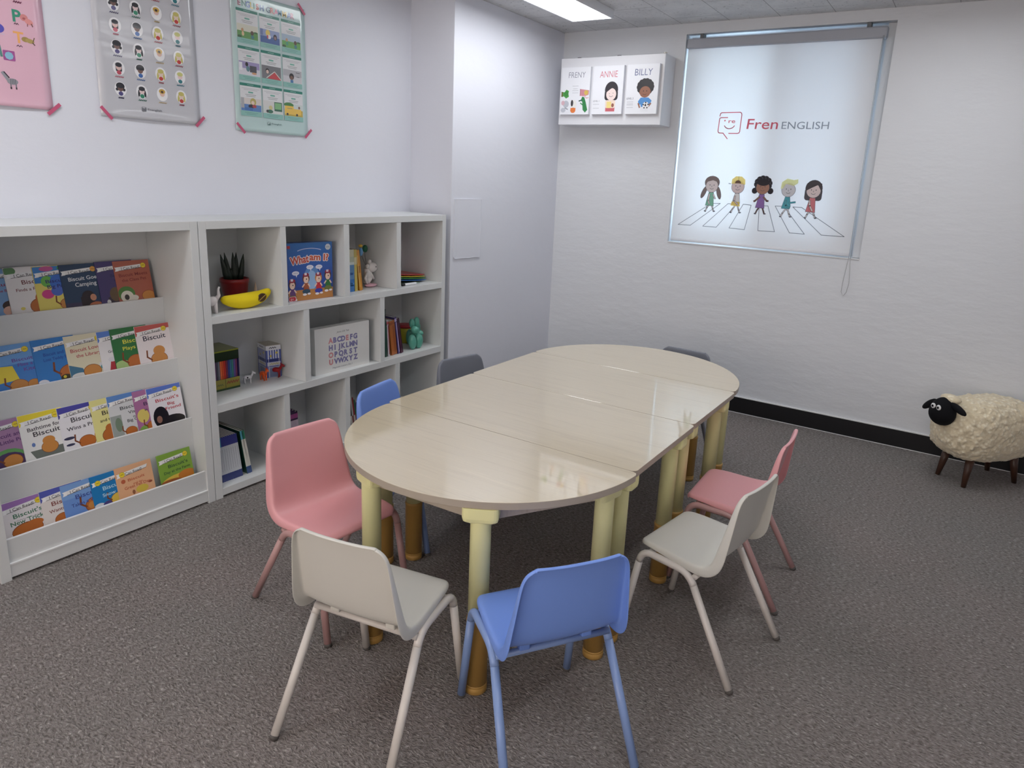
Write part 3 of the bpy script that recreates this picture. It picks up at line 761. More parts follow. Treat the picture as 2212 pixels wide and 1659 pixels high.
# ------------------------------------------------------------------ posters
PT = S(198, 80, 118)
def tape(T, y, z, ang, x=0.007, L=0.062, w=0.013):
    o = MB().box(0, 0.0006, -L / 2, L / 2, -w / 2, w / 2).build('tape', M_tape, T, loc=(x, y, z)); o.rotation_euler = (math.radians(ang), 0, 0); o['label'] = 'pink washi tape'
M_tape = plain('pink_tape', (0.56, 0.10, 0.20, 1), 0.45)
def poster(name, label, y0, y1, z0, z1, base, A, tapes, curl=0.010):
    T = thing(name, label, 'poster', (0, 0, 0), group='posters taped above the shelves')
    def warp(p):
        d = max(0.0, (z0 + 0.042 - p.z) / 0.042); t = (p.y - y0) / (y1 - y0); e = max(0.0, 4 * t * (1 - t))
        side = 0
        return Vector((p.x + curl * d * d * e, p.y, p.z))
    mb = MB(); nx, nz = 14, 40; vv = []; ff = []
    for i in range(nz + 1):
        for k in range(nx + 1): vv.append(warp(Vector((0.004, y0 + (y1 - y0) * k / nx, z0 + (z1 - z0) * i / nz))))
    w = nx + 1
    for i in range(nz):
        for k in range(nx): ff.append((i * w + k, i * w + k + 1, (i + 1) * w + k + 1, (i + 1) * w + k))
    o2 = len(vv); vv += [q - Vector((0.0008, 0, 0)) for q in vv]
    ff += [tuple(o2 + i for i in reversed(f)) for f in list(ff)]
    edge = [k for k in range(w)] + [i * w + nx for i in range(1, nz + 1)] + [nz * w + k for k in range(nx - 1, -1, -1)] + [i * w for i in range(nz - 1, 0, -1)]
    for a, b in zip(edge, edge[1:] + edge[:1]): ff.append((b, a, a + o2, b + o2))
    mb.add(vv, ff, base, smooth=True)
    mb.art(A, (0.004, 0, 0), (0, 1, 0), (0, 0, 1), (1, 0, 0), warp=warp, eps=0.0006)
    mb.build('poster_sheet', M_film, T)
    for t in tapes: tape(T, *t)
    return T
# 1 pink alphabet poster
A = Art()
A.text('P', -0.229, 1.998, 0.042, S(60, 150, 125), bold=0.03); A.ell(-0.206, 2.016, 0.013, 0.012, S(215, 140, 140)); A.ell(-0.191, 2.004, 0.014, 0.010, S(225, 150, 148), rot=-20)
A.ell(-0.206, 2.013, 0.005, 0.004, S(180, 95, 100)); A.line([(-0.196, 1.996), (-0.197, 1.988)], 0.003, S(150, 90, 90)); A.line([(-0.183, 1.998), (-0.180, 1.990)], 0.004, S(120, 75, 75))
scribble(A, -0.233, 1.990, 0.014, 0.006, S(120, 80, 105), 4)
A.text('T', -0.231, 1.925, 0.040, S(240, 175, 105), bold=0.02); A.ell(-0.209, 1.940, 0.013, 0.009, S(165, 140, 80)); A.ell(-0.195, 1.937, 0.015, 0.008, S(180, 155, 95), rot=-10)
A.line([(-0.184, 1.937), (-0.179, 1.950)], 0.003, S(110, 90, 60)); A.line([(-0.186, 1.932), (-0.180, 1.925)], 0.004, S(100, 75, 70)); scribble(A, -0.231, 1.914, 0.018, 0.006, S(110, 80, 100), 4)
A.rrect(-0.288, 1.857, -0.250, 1.892, 0.003, S(165, 85, 150)); A.ell(-0.269, 1.874, 0.014, 0.014, S(140, 190, 215), n=8); A.line([(-0.297, 1.905), (-0.293, 1.87)], 0.008, S(90, 140, 135))
A.ell(-0.300, 1.965, 0.026, 0.018, S(90, 85, 185)); A.line([(-0.32, 1.948), (-0.277, 1.946)], 0.005, S(215, 190, 210))
A.ell(-0.268, 1.784, 0.018, 0.011, S(150, 150, 158)); A.line([(-0.283, 1.790), (-0.297, 1.812)], 0.010, S(150, 150, 158)); A.line([(-0.278, 1.797), (-0.292, 1.815)], 0.004, S(40, 40, 48))
for x in (-0.274, -0.269, -0.264, -0.259): A.line([(x, 1.776), (x, 1.793)], 0.0016, S(80, 80, 88))
for x in (-0.275, -0.258): A.line([(x, 1.776), (x, 1.760)], 0.004, S(120, 120, 128)); A.line([(x, 1.763), (x, 1.759)], 0.005, S(60, 50, 60))
for i in range(4):
    for j in range(6):
        x, z = -0.355 - i * 0.062, 1.79 + j * 0.078
        A.ell(x, z, 0.018, 0.015, [S(90, 160, 140), S(235, 180, 110), S(130, 120, 200), S(200, 110, 120), S(120, 180, 210)][(i + j) % 5]); scribble(A, x, z - 0.024, 0.02, 0.005, S(120, 80, 100), 4)
A.text('L', -0.285, 2.10, 0.04, S(235, 180, 70), bold=0.02); scribble(A, -0.222, 2.066, 0.026, 0.007, S(140, 70, 100), 7)
poster('alphabet_poster', 'pink alphabet poster cut off by the left edge, with zebra, pig and tiger pictures', -0.59, -0.140, 1.695, 2.32, S(226, 182, 200), A,
       [(-0.140, 1.700, 42, 0.009), (-0.585, 1.700, -42, 0.009), (-0.145, 2.315, -42, 0.009), (-0.585, 2.315, 42, 0.009)])
# 2 grey feelings poster
A = Art()
def face(A, x, z, k):
    A.ell(x, z, 0.0245, 0.0285, S(238, 238, 242))
    hair, sk, dr = [(S(40, 42, 52), S(225, 190, 185), S(190, 75, 95)), (S(38, 38, 46), S(120, 90, 82), S(60, 105, 175)), (S(45, 45, 52), S(228, 205, 205), S(45, 135, 105)),
                    (S(195, 170, 75), S(225, 190, 175), S(240, 240, 240)), (S(200, 190, 105), S(228, 205, 190), S(195, 60, 50)), (S(205, 205, 130), S(232, 205, 205), S(30, 120, 130)), (S(36, 36, 44), S(110, 82, 76), S(80, 75, 130))][k]
    if k in (2, 4): A.ell(x - 0.0125, z - 0.006, 0.005, 0.016, hair, rot=-8); A.ell(x + 0.0125, z - 0.006, 0.005, 0.016, hair, rot=8)
    if k == 0: A.rrect(x - 0.0125, z - 0.014, x + 0.0125, z + 0.014, 0.004, hair)
    if k in (1, 6): A.ell(x, z + 0.012, 0.0175, 0.014, hair)
    if k == 6: A.ell(x - 0.014, z - 0.002, 0.006, 0.006, hair); A.ell(x + 0.014, z - 0.002, 0.006, 0.006, hair)
    A.ell(x, z - 0.018, 0.0095, 0.0085, dr)
    A.ell(x, z + 0.002, 0.0112, 0.0115, sk)
    A.ell(x, z + 0.012, 0.0135, 0.009, hair)
    if k == 3: A.ell(x, z + 0.012, 0.014, 0.010, S(205, 165, 70)); A.ell(x, z + 0.010, 0.006, 0.005, S(70, 50, 45))
CY = [0.1235, 0.2125, 0.301, 0.3885]; CZ = [1.808, 1.891, 1.9725, 2.056, 2.138, 2.221]
KK = [[6, 2, 3, 4], [0, 1, 4, 5], [6, 2, 3, 4], [0, 1, 4, 5], [6, 2, 3, 4], [0, 1, 4, 5]]
WC = [S(75, 70, 110), S(60, 120, 105), S(215, 190, 140), S(170, 80, 100), S(205, 110, 130), S(90, 125, 180), S(200, 110, 120), S(80, 140, 160)]
for r, z in enumerate(CZ):
    for c, y in enumerate(CY):
        face(A, y, z, KK[r][c]); scribble(A, y, z - 0.035, 0.034 if (r + c) % 3 else 0.022, 0.006, WC[(r * 4 + c) % 8], 9)
A.rrect(0.205, 1.728, 0.224, 1.747, 0.003, S(110, 112, 120)); A.rrect(0.2065, 1.7295, 0.2225, 1.7455, 0.002, S(200, 200, 206)); A.arc(0.2145, 1.738, 0.004, 0.004, 200, 340, 0.0015, S(110, 112, 120))
A.text('Frenglish', 0.262, 1.734, 0.009, S(110, 112, 120), width=0.062, bold=0.01)
A.text('FEELINGS', 0.257, 2.262, 0.026, S(80, 90, 110), width=0.2, bold=0.02)
poster('feelings_poster', 'shiny grey poster with rows of children\'s faces on white ovals', 0.036, 0.474, 1.694, 2.31, S(196, 197, 204), A,
       [(0.056, 1.707, -48, 0.009), (0.470, 1.709, 46, 0.009), (0.05, 2.305, 45, 0.009), (0.465, 2.305, -45, 0.009)])
# 3 green grammar poster
A = Art()
xs_ = [(0.688, 0.806), (0.815, 0.932), (0.942, 1.060)]; zs_ = [(2.092, 2.246), (1.925, 2.079), (1.760, 1.912)]
GD, GL = S(35, 125, 110), S(140, 192, 184)
tl = 'ENGLISH GRAMMAR'; cols = [S(150, 60, 90), S(60, 120, 110), S(70, 100, 170), S(215, 190, 70), S(60, 140, 120), S(200, 80, 80), S(110, 140, 190), None, S(60, 80, 110), S(200, 90, 80), S(220, 130, 160), S(90, 150, 180), S(220, 190, 90), S(90, 120, 190), S(200, 120, 150)]
x = 0.700
for i, ch in enumerate(tl):
    if ch != ' ': A.text(ch, x, 2.258, 0.026, cols[i], align='l', bold=0.03)
    x += {'I': 0.0135, ' ': 0.014, 'M': 0.028, 'G': 0.0245, 'L': 0.019}.get(ch, 0.0215)
scenes = [[(S(95, 150, 80), S(215, 215, 200)), (S(70, 100, 160), S(150, 165, 205)), (S(100, 165, 85), S(165, 185, 205))],
          [(S(215, 215, 225), S(160, 150, 195)), (S(90, 95, 100), S(190, 190, 192)), (S(205, 205, 210), S(178, 178, 185))],
          [(S(90, 130, 190), S(215, 208, 205)), (S(210, 215, 212), S(214, 214, 214)), (S(190, 165, 70), S(205, 215, 215))]]
for r, (z0, z1) in enumerate(zs_):
    for c, (a, b) in enumerate(xs_):
        A.rrect(a, z0, b, z1, 0.003, S(222, 224, 228)); A.rrect(a, z1 - 0.013, b, z1, 0.003, GD); scribble(A, (a + b) / 2, z1 - 0.0065, 0.034, 0.004, S(160, 205, 195), 7)
        scribble(A, (a + b) / 2, z1 - 0.024, 0.098, 0.0022, S(130, 130, 140), 25); scribble(A, (a + b) / 2, z1 - 0.030, 0.075, 0.0022, S(130, 130, 140), 21)
        A.rrect((a + b) / 2 - 0.014, z1 - 0.0445, (a + b) / 2 + 0.014, z1 - 0.0375, 0.003, S(110, 175, 160))
        scribble(A, (a + b) / 2, z1 - 0.052, 0.060, 0.003, S(60, 60, 70), 17); scribble(A, (a + b) / 2, z1 - 0.059, 0.050, 0.003, S(60, 60, 70), 15)
        g, sk = scenes[r][c]; zt, zm, zl = z1 - 0.068, z0 + 0.055, z0 + 0.024
        A.rect(a + 0.002, zl, b - 0.002, zt, sk); A.rect(a + 0.002, zl, b - 0.002, zm, g)
        cx = (a + b) / 2
        if (r, c) == (1, 1): A.rect(a + .002, zl, b - .002, zt, S(120, 120, 126)); A.poly([(cx - 0.025, zl + 0.002), (b - 0.004, zl + 0.002), (cx + 0.018, zl + 0.035)], S(200, 70, 78)); A.line([(cx - 0.03, zl + 0.004), (cx + 0.018, zl + 0.038), (b - 0.003, zl + 0.004)], 0.004, S(225, 220, 215)); A.ell(cx - 0.024, zl + 0.036, 0.011, 0.013, S(40, 40, 45)); A.ell(cx - 0.024, zl + 0.033, 0.008, 0.009, S(220, 195, 185))
        elif (r, c) == (2, 2):
            A.ell(cx - 0.03, zt - 0.006, 0.03, 0.012, S(70, 130, 70)); A.rrect(a + 0.003, zl + 0.008, b - 0.012, zm + 0.006, 0.004, S(235, 195, 85)); A.rrect(a + 0.004, zm, cx, zm + 0.018, 0.004, S(235, 195, 85))
            for q in (-0.04, 0.02): A.ell(cx + q, zl + 0.008, 0.006, 0.006, S(50, 50, 55))
            A.ell(cx + 0.035, zm + 0.014, 0.006, 0.007, S(120, 85, 70)); scribble(A, cx - 0.025, zm + 0.006, 0.03, 0.004, S(90, 110, 130), 6)
        elif (r, c) == (1, 0): A.rect(cx + 0.002, zl + 0.016, cx + 0.040, zl + 0.046, S(75, 75, 85)); A.ell(cx - 0.014, zt - 0.012, 0.008, 0.010, S(40, 36, 40)); A.ell(cx - 0.008, zl + 0.03, 0.010, 0.013, S(90, 130, 140)); A.rect(a + 0.003, zl + .02, a + 0.02, zt - 0.006, S(230, 232, 240)); A.ell(cx + 0.026, zl + 0.012, 0.014, 0.005, S(200, 150, 110))
        elif (r, c) == (1, 2): A.ell(cx - 0.006, zl + 0.030, 0.015, 0.016, S(38, 34, 38)); A.ell(cx - 0.006, zl + 0.024, 0.010, 0.010, S(120, 85, 72)); A.rect(cx - 0.014, zl, cx + 0.004, zl + 0.014, S(70, 120, 170)); A.line([(cx + 0.022, zt - 0.01), (cx + 0.045, zt - 0.01)], 0.003, S(90, 92, 98)); A.line([(cx + 0.026, zt - 0.03), (cx + 0.042, zt - 0.03)], 0.003, S(90, 92, 98))
        elif (r, c) == (2, 0): A.ell(cx + 0.012, zt - 0.016, 0.017, 0.018, S(190, 175, 105)); A.ell(cx + 0.010, zt - 0.020, 0.009, 0.009, S(228, 205, 190)); A.ell(cx, zl + 0.022, 0.016, 0.010, S(50, 45, 60)); A.rect(cx - 0.036, zl + 0.002, cx + 0.008, zl + 0.016, S(70, 115, 180)); A.rect(a + 0.003, zl + 0.012, a + 0.02, zt, S(170, 172, 178)); A.ell(cx + 0.018, zl + 0.024, 0.012, 0.008, S(170, 70, 80))
        elif (r, c) == (2, 1): A.rect(cx + 0.008, zl + 0.014, b - 0.004, zt - 0.002, S(60, 110, 90)); A.rect(cx + 0.012, zl + 0.024, b - 0.008, zt - 0.006, S(130, 185, 130)); A.ell(cx - 0.014, zl + 0.028, 0.011, 0.011, S(205, 195, 140)); A.ell(cx - 0.018, zl + 0.010, 0.018, 0.009, S(60, 110, 90)); A.ell(cx - 0.034, zl + 0.01, 0.007, 0.007, S(60, 60, 66))
        elif (r, c) == (0, 1): A.ell(cx - 0.012, zt - 0.015, 0.013, 0.015, S(225, 200, 100)); A.ell(cx - 0.006, zl + 0.03, 0.012, 0.010, S(235, 235, 240)); A.rect(cx - 0.018, zl + 0.022, cx - 0.010, zm + 0.006, S(190, 70, 90)); A.ell(cx + 0.030, zm + 0.002, 0.011, 0.014, S(50, 46, 56)); A.ell(cx + 0.030, zm - 0.001, 0.007, 0.008, S(150, 120, 125)); A.rect(a + 0.002, zm + 0.002, a + 0.018, zt, S(110, 125, 170))
        else:
            A.ell(cx - 0.028, zm + 0.004, 0.007, 0.009, S(190, 150, 110)); A.ell(cx + 0.025, zm - 0.002, 0.009, 0.010, S(85, 65, 55)); A.ell(cx + 0.026, zm - 0.020, 0.009, 0.009, S(60, 120, 130)); A.ell(cx - 0.026, zm - 0.012, 0.007, 0.010, S(70, 150, 120) if c else S(220, 190, 150)); A.ell(a + 0.014, zl + 0.005, 0.012, 0.006, S(50, 90, 50)); A.ell(b - 0.014, zm + 0.002, 0.012, 0.004, S(60, 105, 60))
        A.rrect(a, z0, b, zl, 0.003, GL); scribble(A, cx, z0 + 0.016, 0.075, 0.0024, S(70, 120, 115), 19); scribble(A, cx, z0 + 0.009, 0.055, 0.0024, S(70, 120, 115), 15)
A.rrect(0.838, 1.726, 0.855, 1.742, 0.003, S(100, 130, 130)); A.rrect(0.8395, 1.7275, 0.8535, 1.7405, 0.002, S(190, 212, 212)); A.text('Frenglish', 0.892, 1.731, 0.008, S(95, 125, 125), width=0.06, bold=0.01)
poster('grammar_poster', 'pale green laminated poster with nine boxed picture panels and a coloured title', 0.660, 1.090, 1.688, 2.318, S(186, 212, 212), A,
       [(0.682, 1.700, -46, 0.009), (1.090, 1.704, 46, 0.009), (1.068, 2.315, -48, 0.009), (0.675, 2.31, 45, 0.009)])

# ------------------------------------------------------------------ wall box with three picture boards
BD = 0.18; YX = YB - BD
T = thing('wall_box', 'white boxed-in cover high on the window wall near the corner', 'cabinet', (0, 0, 0))
MB().box(0.432, 1.222, YX, YB, 1.918, 2.366).build('box_body', M_whitemetal, T, bevel=0.003)
mc = plain('chrome_cap', (0.8, 0.78, 0.72, 1), 0.2, metallic=0.6)
MB().lathe([(0.004, 0), (0.015, 0.002), (0.012, 0.008), (0.004, 0.010)], 16, (1.214, YX + 0.01, 2.366)).build('screw_cap', mc, T)
for x in (0.55, 0.86): MB().box(x, x + 0.024, YX + 0.02, YX + 0.04, 2.366, 2.373).build('hinge', plain('dark_hinge', (0.1, 0.1, 0.11, 1), 0.4), T)
def board_thing(label, x0, x1, A):
    T = thing('picture_board', label, 'picture board', (x0, YX, 1.986), group='picture boards on the wall box')
    w, h, d = x1 - x0, 0.315, 0.026
    MB().box(0, w, -d, 0, 0, h, S(236, 238, 244)).art(A, (0, -d, 0), (1, 0, 0), (0, 0, 1), (0, -1, 0), eps=0.0004).build('printed_panel', M_paper, T)
    MB().tube([(w * 0.55, -0.004, h), (w * 0.58, -0.004, h + 0.008), (w * 0.61, -0.004, h)], 0.0008, 6).build('hanging_loop', M_whitemetal, T)
W = 0.231
A = Art(); A.text('FRENY', 0.125, 0.245, 0.040, S(140, 142, 158), width=0.135, bold=-0.006, shear=0.05)
for i, z in enumerate((0.190, 0.172, 0.160, 0.145)): scribble(A, 0.117, z, 0.048 if i != 1 else 0.036, 0.003, S(150, 150, 160), 12)
A.poly([(0.005, 0.155), (0.03, 0.150), (0.045, 0.168), (0.066, 0.158), (0.062, 0.140), (0.068, 0.120), (0.045, 0.108), (0.028, 0.122), (0.006, 0.122)], S(75, 160, 70)); A.rect(0.005, 0.120, 0.018, 0.152, S(110, 110, 60)); A.ell(0.045, 0.140, 0.018, 0.018, S(60, 140, 60))
A.poly([(0.155, 0.170), (0.190, 0.165), (0.228, 0.160), (0.226, 0.130), (0.190, 0.120), (0.158, 0.125)], S(205, 140, 150)); A.ell(0.205, 0.145, 0.016, 0.016, S(215, 185, 90)); A.line([(0.158, 0.168), (0.158, 0.125)], 0.004, S(150, 70, 90)); A.line([(0.19, 0.125), (0.21, 0.108), (0.225, 0.112)], 0.006, S(225, 180, 190))
A.ell(0.046, 0.070, 0.024, 0.024, S(190, 195, 205)); A.ell(0.022, 0.078, 0.014, 0.016, S(215, 180, 190)); A.ell(0.026, 0.030, 0.020, 0.016, S(195, 200, 210)); A.line([(0.04, 0.045), (0.062, 0.035)], 0.008, S(160, 165, 175))
A.ell(0.110, 0.068, 0.024, 0.030, S(235, 235, 232)); A.ell(0.096, 0.076, 0.010, 0.022, S(60, 58, 60)); A.ell(0.106, 0.028, 0.021, 0.018, S(225, 125, 60)); A.rect(0.086, 0.030, 0.127, 0.044, S(230, 130, 65))
A.poly([(0.165, 0.092), (0.175, 0.118), (0.192, 0.115), (0.205, 0.085), (0.222, 0.030), (0.205, 0.012), (0.185, 0.030), (0.178, 0.085)], S(45, 130, 70)); A.line([(0.152, 0.090), (0.172, 0.096)], 0.008, S(40, 90, 80)); A.line([(0.165, 0.075), (0.185, 0.062)], 0.007, S(50, 130, 75))
board_thing('leftmost picture board on the wall box, with five small animals', 0.456, 0.687, A)
A = Art(); A.text('ANNIE', 0.118, 0.240, 0.044, S(205, 110, 125), width=0.135, bold=-0.006, shear=0.05)
A.rrect(0.096, 0.090, 0.196, 0.16, 0.02, S(45, 42, 48)); A.ell(0.146, 0.158, 0.050, 0.055, S(50, 46, 52)); A.ell(0.146, 0.130, 0.038, 0.040, S(242, 222, 218))
A.poly([(0.104, 0.140), (0.110, 0.185), (0.146, 0.200), (0.185, 0.182), (0.190, 0.138), (0.165, 0.176), (0.140, 0.165)], S(50, 46, 52))
A.ell(0.132, 0.134, 0.003, 0.002, DK); A.ell(0.160, 0.137, 0.003, 0.002, DK); A.arc(0.145, 0.124, 0.014, 0.010, 200, 340, 0.0022, DK)
A.rect(0.108, 0.018, 0.178, 0.045, S(205, 105, 115)); A.rrect(0.105, 0.040, 0.180, 0.092, 0.012, S(240, 220, 205)); A.rect(0.116, 0.040, 0.150, 0.082, S(240, 220, 140)); A.ell(0.162, 0.058, 0.010, 0.013, S(150, 95, 80))
A.text('LEVEL 1', 0.033, 0.082, 0.011, S(130, 130, 140), width=0.048)
for z in (0.066, 0.040): scribble(A, 0.034, z, 0.046, 0.003, S(140, 140, 150), 12)
board_thing('middle picture board on the wall box, with a long-haired girl', 0.711, 0.942, A)
A = Art(); A.text('BILLY', 0.120, 0.245, 0.044, S(100, 110, 150), width=0.128, bold=-0.004, shear=0.05)
for a in range(14):
    an = math.radians(a * 26); A.ell(0.140 + 0.044 * math.cos(an), 0.172 + 0.036 * math.sin(an), 0.019, 0.019, S(38, 34, 38))
A.ell(0.140, 0.172, 0.046, 0.038, S(38, 34, 38)); A.ell(0.140, 0.140, 0.040, 0.036, S(150, 100, 78)); A.ell(0.128, 0.146, 0.003, 0.004, DK); A.ell(0.152, 0.146, 0.003, 0.004, DK); A.arc(0.138, 0.130, 0.012, 0.008, 200, 340, 0.0022, DK)
A.poly([(0.112, 0.104), (0.168, 0.104), (0.192, 0.085), (0.182, 0.055), (0.170, 0.062), (0.168, 0.045), (0.118, 0.045), (0.114, 0.062), (0.100, 0.055), (0.094, 0.080)], S(80, 145, 210))
A.line([(0.098, 0.066), (0.108, 0.042)], 0.010, S(150, 100, 78)); A.line([(0.186, 0.066), (0.172, 0.048)], 0.010, S(150, 100, 78)); A.rect(0.115, 0.014, 0.170, 0.044, S(232, 234, 240)); A.ell(0.152, 0.054, 0.023, 0.023, S(235, 235, 238)); A.ell(0.150, 0.056, 0.007, 0.007, S(30, 30, 34))
for q in range(5):
    an = math.radians(72 * q + 20); A.ell(0.152 + 0.018 * math.cos(an), 0.054 + 0.018 * math.sin(an), 0.005, 0.005, S(30, 30, 34))
A.text('LEVEL 2', 0.034, 0.094, 0.012, S(125, 125, 138), width=0.050, bold=0.01)
for z in (0.078, 0.066, 0.058, 0.042): scribble(A, 0.036, z, 0.046, 0.003, S(140, 140, 150), 12)
board_thing('right picture board on the wall box, with a curly-haired boy holding a ball', 0.967, 1.198, A)

# ------------------------------------------------------------------ face-out picture books
BW, BH = 0.1525, 0.226
def banner(A, x=0.012, z=0.188, w=0.118, badge='r', bc=S(240, 215, 60)):
    p = [(x - 0.006, z - 0.004), (x + w * 0.5, z + 0.002), (x + w, z + 0.009), (x + w + 0.005, z + 0.022), (x + w * 0.5, z + 0.017), (x - 0.002, z + 0.012)]
    A.poly([(a, b - 0.0015) for a, b in p], S(60, 60, 66)); A.poly(p, S(236, 236, 236)); A.poly([(x - 0.008, z - 0.006), (x + 0.008, z - 0.004), (x + 0.008, z + 0.010), (x - 0.008, z + 0.012), (x - 0.002, z + 0.003)], S(245, 245, 245))
    A.text('I Can Read!', x + w * 0.50, z + 0.001, 0.012, DK, width=w * 0.66, rot=3, bold=0.004)
    bx = x + w - 0.004 if badge == 'r' else x + 0.016
    A.ell(bx, z + (0.014 if badge == 'r' else 0.006), 0.0115, 0.0115, S(90, 80, 30)); A.ell(bx, z + (0.014 if badge == 'r' else 0.006), 0.0108, 0.0108, bc); scribble(A, bx, z + (0.014 if badge == 'r' else 0.006), 0.012, 0.003, S(120, 100, 30), 4)
def picture_book(label, y0, ztop, xt, base, lines, tcol, art, top=None, badge='r', i=0, th=None, bc=S(240, 215, 60)):
    A = Art()
    if top: A.poly([(0.001, BH - 0.001), (0.001, BH - 0.045), (0.05, BH - 0.030), (BW - 0.001, BH - 0.022), (BW - 0.001, BH - 0.001)], top)
    k0 = len(A.items); art(A)
    for q_ in range(k0, len(A.items)):
        P_, F_, C_ = A.items[q_]; A.items[q_] = ([(x_, max(0.001, min(BH - 0.001, z_ + (0.036 if ztop < 0.3 else 0.0)))) for x_, z_ in P_], F_, C_)
    for q_ in range(len(A.items)):
        P_, F_, C_ = A.items[q_]; A.items[q_] = ([(min(BW - 0.001, max(0.001, x_)), z_) for x_, z_ in P_], F_, C_)
    banner(A, badge=badge, bc=bc)
    z = 0.160
    for (t, sx, hh, wd) in lines:
        A.text(t, sx, z, hh, tcol, width=wd, bold=0.012, rot=2.5); z -= hh * 1.55
    tilt = math.radians(11.3)
    lift = 0.0042 * i
    zbz = ztop - BH * math.cos(tilt)
    xb = xt + BH * math.sin(tilt)
    T = thing('picture_book', label, 'book', (xb + lift, y0, zbz), (-tilt, 0, PI / 2), 'face-out picture books on the display ledges')
    mb = MB().box(0, BW, -0.0006, 0, 0, BH, base).box(0, BW, 0.0032, 0.0038, 0, BH, base).box(0, 0.0008, 0, 0.0032, 0, BH, base)
    mb.art(A, (0, -0.0006, 0), (1, 0, 0), (0, 0, 1), (0, -1, 0), eps=0.00018); mb.build('cover', M_gloss, T)
    MB().box(0.0008, BW - 0.0012, 0, 0.0032, 0.001, BH - 0.0012, S(232, 230, 222)).build('pages', M_paper, T)
BR = S(190, 110, 50); BRD = S(130, 70, 35); TAN = S(205, 140, 70)
def blob(x, z, r, c=BR, tail=True, flip=1):
    def f(A):
        A.ell(x, z, r * 1.25, r, BRD); A.ell(x, z, r * 1.18, r * 0.93, c)
        if tail: A.line([(x - flip * r * 1.1, z), (x - flip * r * 1.7, z + r * 0.5), (x - flip * r * 1.6, z + r * 1.4)], r * 0.22, BRD)
    return f
def multi(*fs):
    def f(A):
        for g in fs: g(A)
    return f
def R_(x0, z0, x1, z1, c): return lambda A: A.rect(x0, z0, x1, z1, c)
def El(x, z, rx, rz, c): return lambda A: A.ell(x, z, rx, rz, c)
def Po(pts, c): return lambda A: A.poly(pts, c)
W0 = S(236, 232, 232)
# row 1
R1 = [
 ('light blue picture book cut off at the left edge, top ledge', -0.500, S(120, 160, 205), [('Biscuit', 0.085, 0.014, 0.08), ('and the Baby', 0.09, 0.010, 0.08)], S(150, 50, 70), multi(El(0.11, 0.085, 0.026, 0.020, S(60, 40, 35)), El(0.105, 0.066, 0.022, 0.018, S(215, 170, 150)), R_(0.06, 0.0, 0.15, 0.052, S(200, 200, 205)), El(0.07, 0.03, 0.012, 0.008, S(225, 150, 60))), None),
 ('white picture book with a green top-left corner and dark red title, top ledge', -0.392, W0, [('Biscuit', 0.092, 0.017, 0.078), ('Finds a Friend', 0.082, 0.012, 0.105)], S(120, 60, 60), multi(El(0.018, 0.212, 0.022, 0.016, S(95, 140, 90)), blob(0.105, 0.07, 0.032, tail=False), El(0.11, 0.10, 0.022, 0.024, BR), El(0.04, 0.066, 0.008, 0.006, S(215, 200, 100))), None),
 ('yellow picture book covered in coloured balloons, top ledge', -0.298, S(232, 216, 110), [('Biscuit\'s', 0.085, 0.014, 0.09), ('Big Party', 0.085, 0.014, 0.085)], S(50, 45, 110), multi(R_(0.002, 0.16, 0.15, 0.224, S(60, 130, 200)), El(0.045, 0.165, 0.022, 0.022, S(110, 185, 80)), El(0.085, 0.158, 0.032, 0.032, S(60, 110, 200)), El(0.125, 0.165, 0.022, 0.020, S(225, 110, 160)), El(0.04, 0.115, 0.022, 0.018, S(215, 70, 140)), El(0.075, 0.125, 0.022, 0.020, S(80, 110, 200)), El(0.05, 0.215, 0.025, 0.010, S(200, 90, 150)), El(0.11, 0.215, 0.022, 0.010, S(70, 150, 90)), blob(0.105, 0.07, 0.024, TAN)), None),
 ('dark navy picture book with white title and long-haired head, top ledge', -0.204, S(38, 62, 92), [('Biscuit Goes', 0.086, 0.016, 0.118), ('Camping', 0.090, 0.017, 0.082)], S(225, 228, 232), multi(R_(0.002, 0.0, 0.15, 0.07, S(62, 55, 85)), El(0.09, 0.085, 0.026, 0.030, S(38, 25, 28)), R_(0.06, 0.04, 0.10, 0.09, S(38, 25, 28)), El(0.108, 0.085, 0.012, 0.014, S(200, 140, 110)), El(0.115, 0.05, 0.028, 0.016, S(190, 115, 80)), El(0.14, 0.105, 0.005, 0.005, S(230, 220, 100))), None),
 ('dark purple picture book beside the rust-coloured one, top ledge', -0.069, S(70, 58, 110), [('Biscuit and', 0.095, 0.013, 0.08), ('the Frog', 0.095, 0.012, 0.06)], S(40, 35, 85), multi(R_(0.03, 0.0, 0.15, 0.075, S(60, 48, 62)), El(0.062, 0.085, 0.024, 0.03, S(105, 85, 60)), El(0.03, 0.055, 0.008, 0.01, S(225, 225, 225))), None),
 ('rust-coloured picture book with a green shape, rightmost on the top ledge', 0.002, S(176, 98, 78), [('Biscuit Meets', 0.078, 0.014, 0.122), ('the Class Pet', 0.078, 0.013, 0.105)], S(125, 45, 45), multi(El(0.035, 0.085, 0.036, 0.032, S(80, 130, 60)), El(0.036, 0.072, 0.027, 0.026, S(232, 228, 215)), El(0.034, 0.070, 0.010, 0.012, S(50, 45, 42)), El(0.066, 0.065, 0.017, 0.012, S(230, 226, 215)), blob(0.128, 0.068, 0.024, TAN, tail=False)), None)]
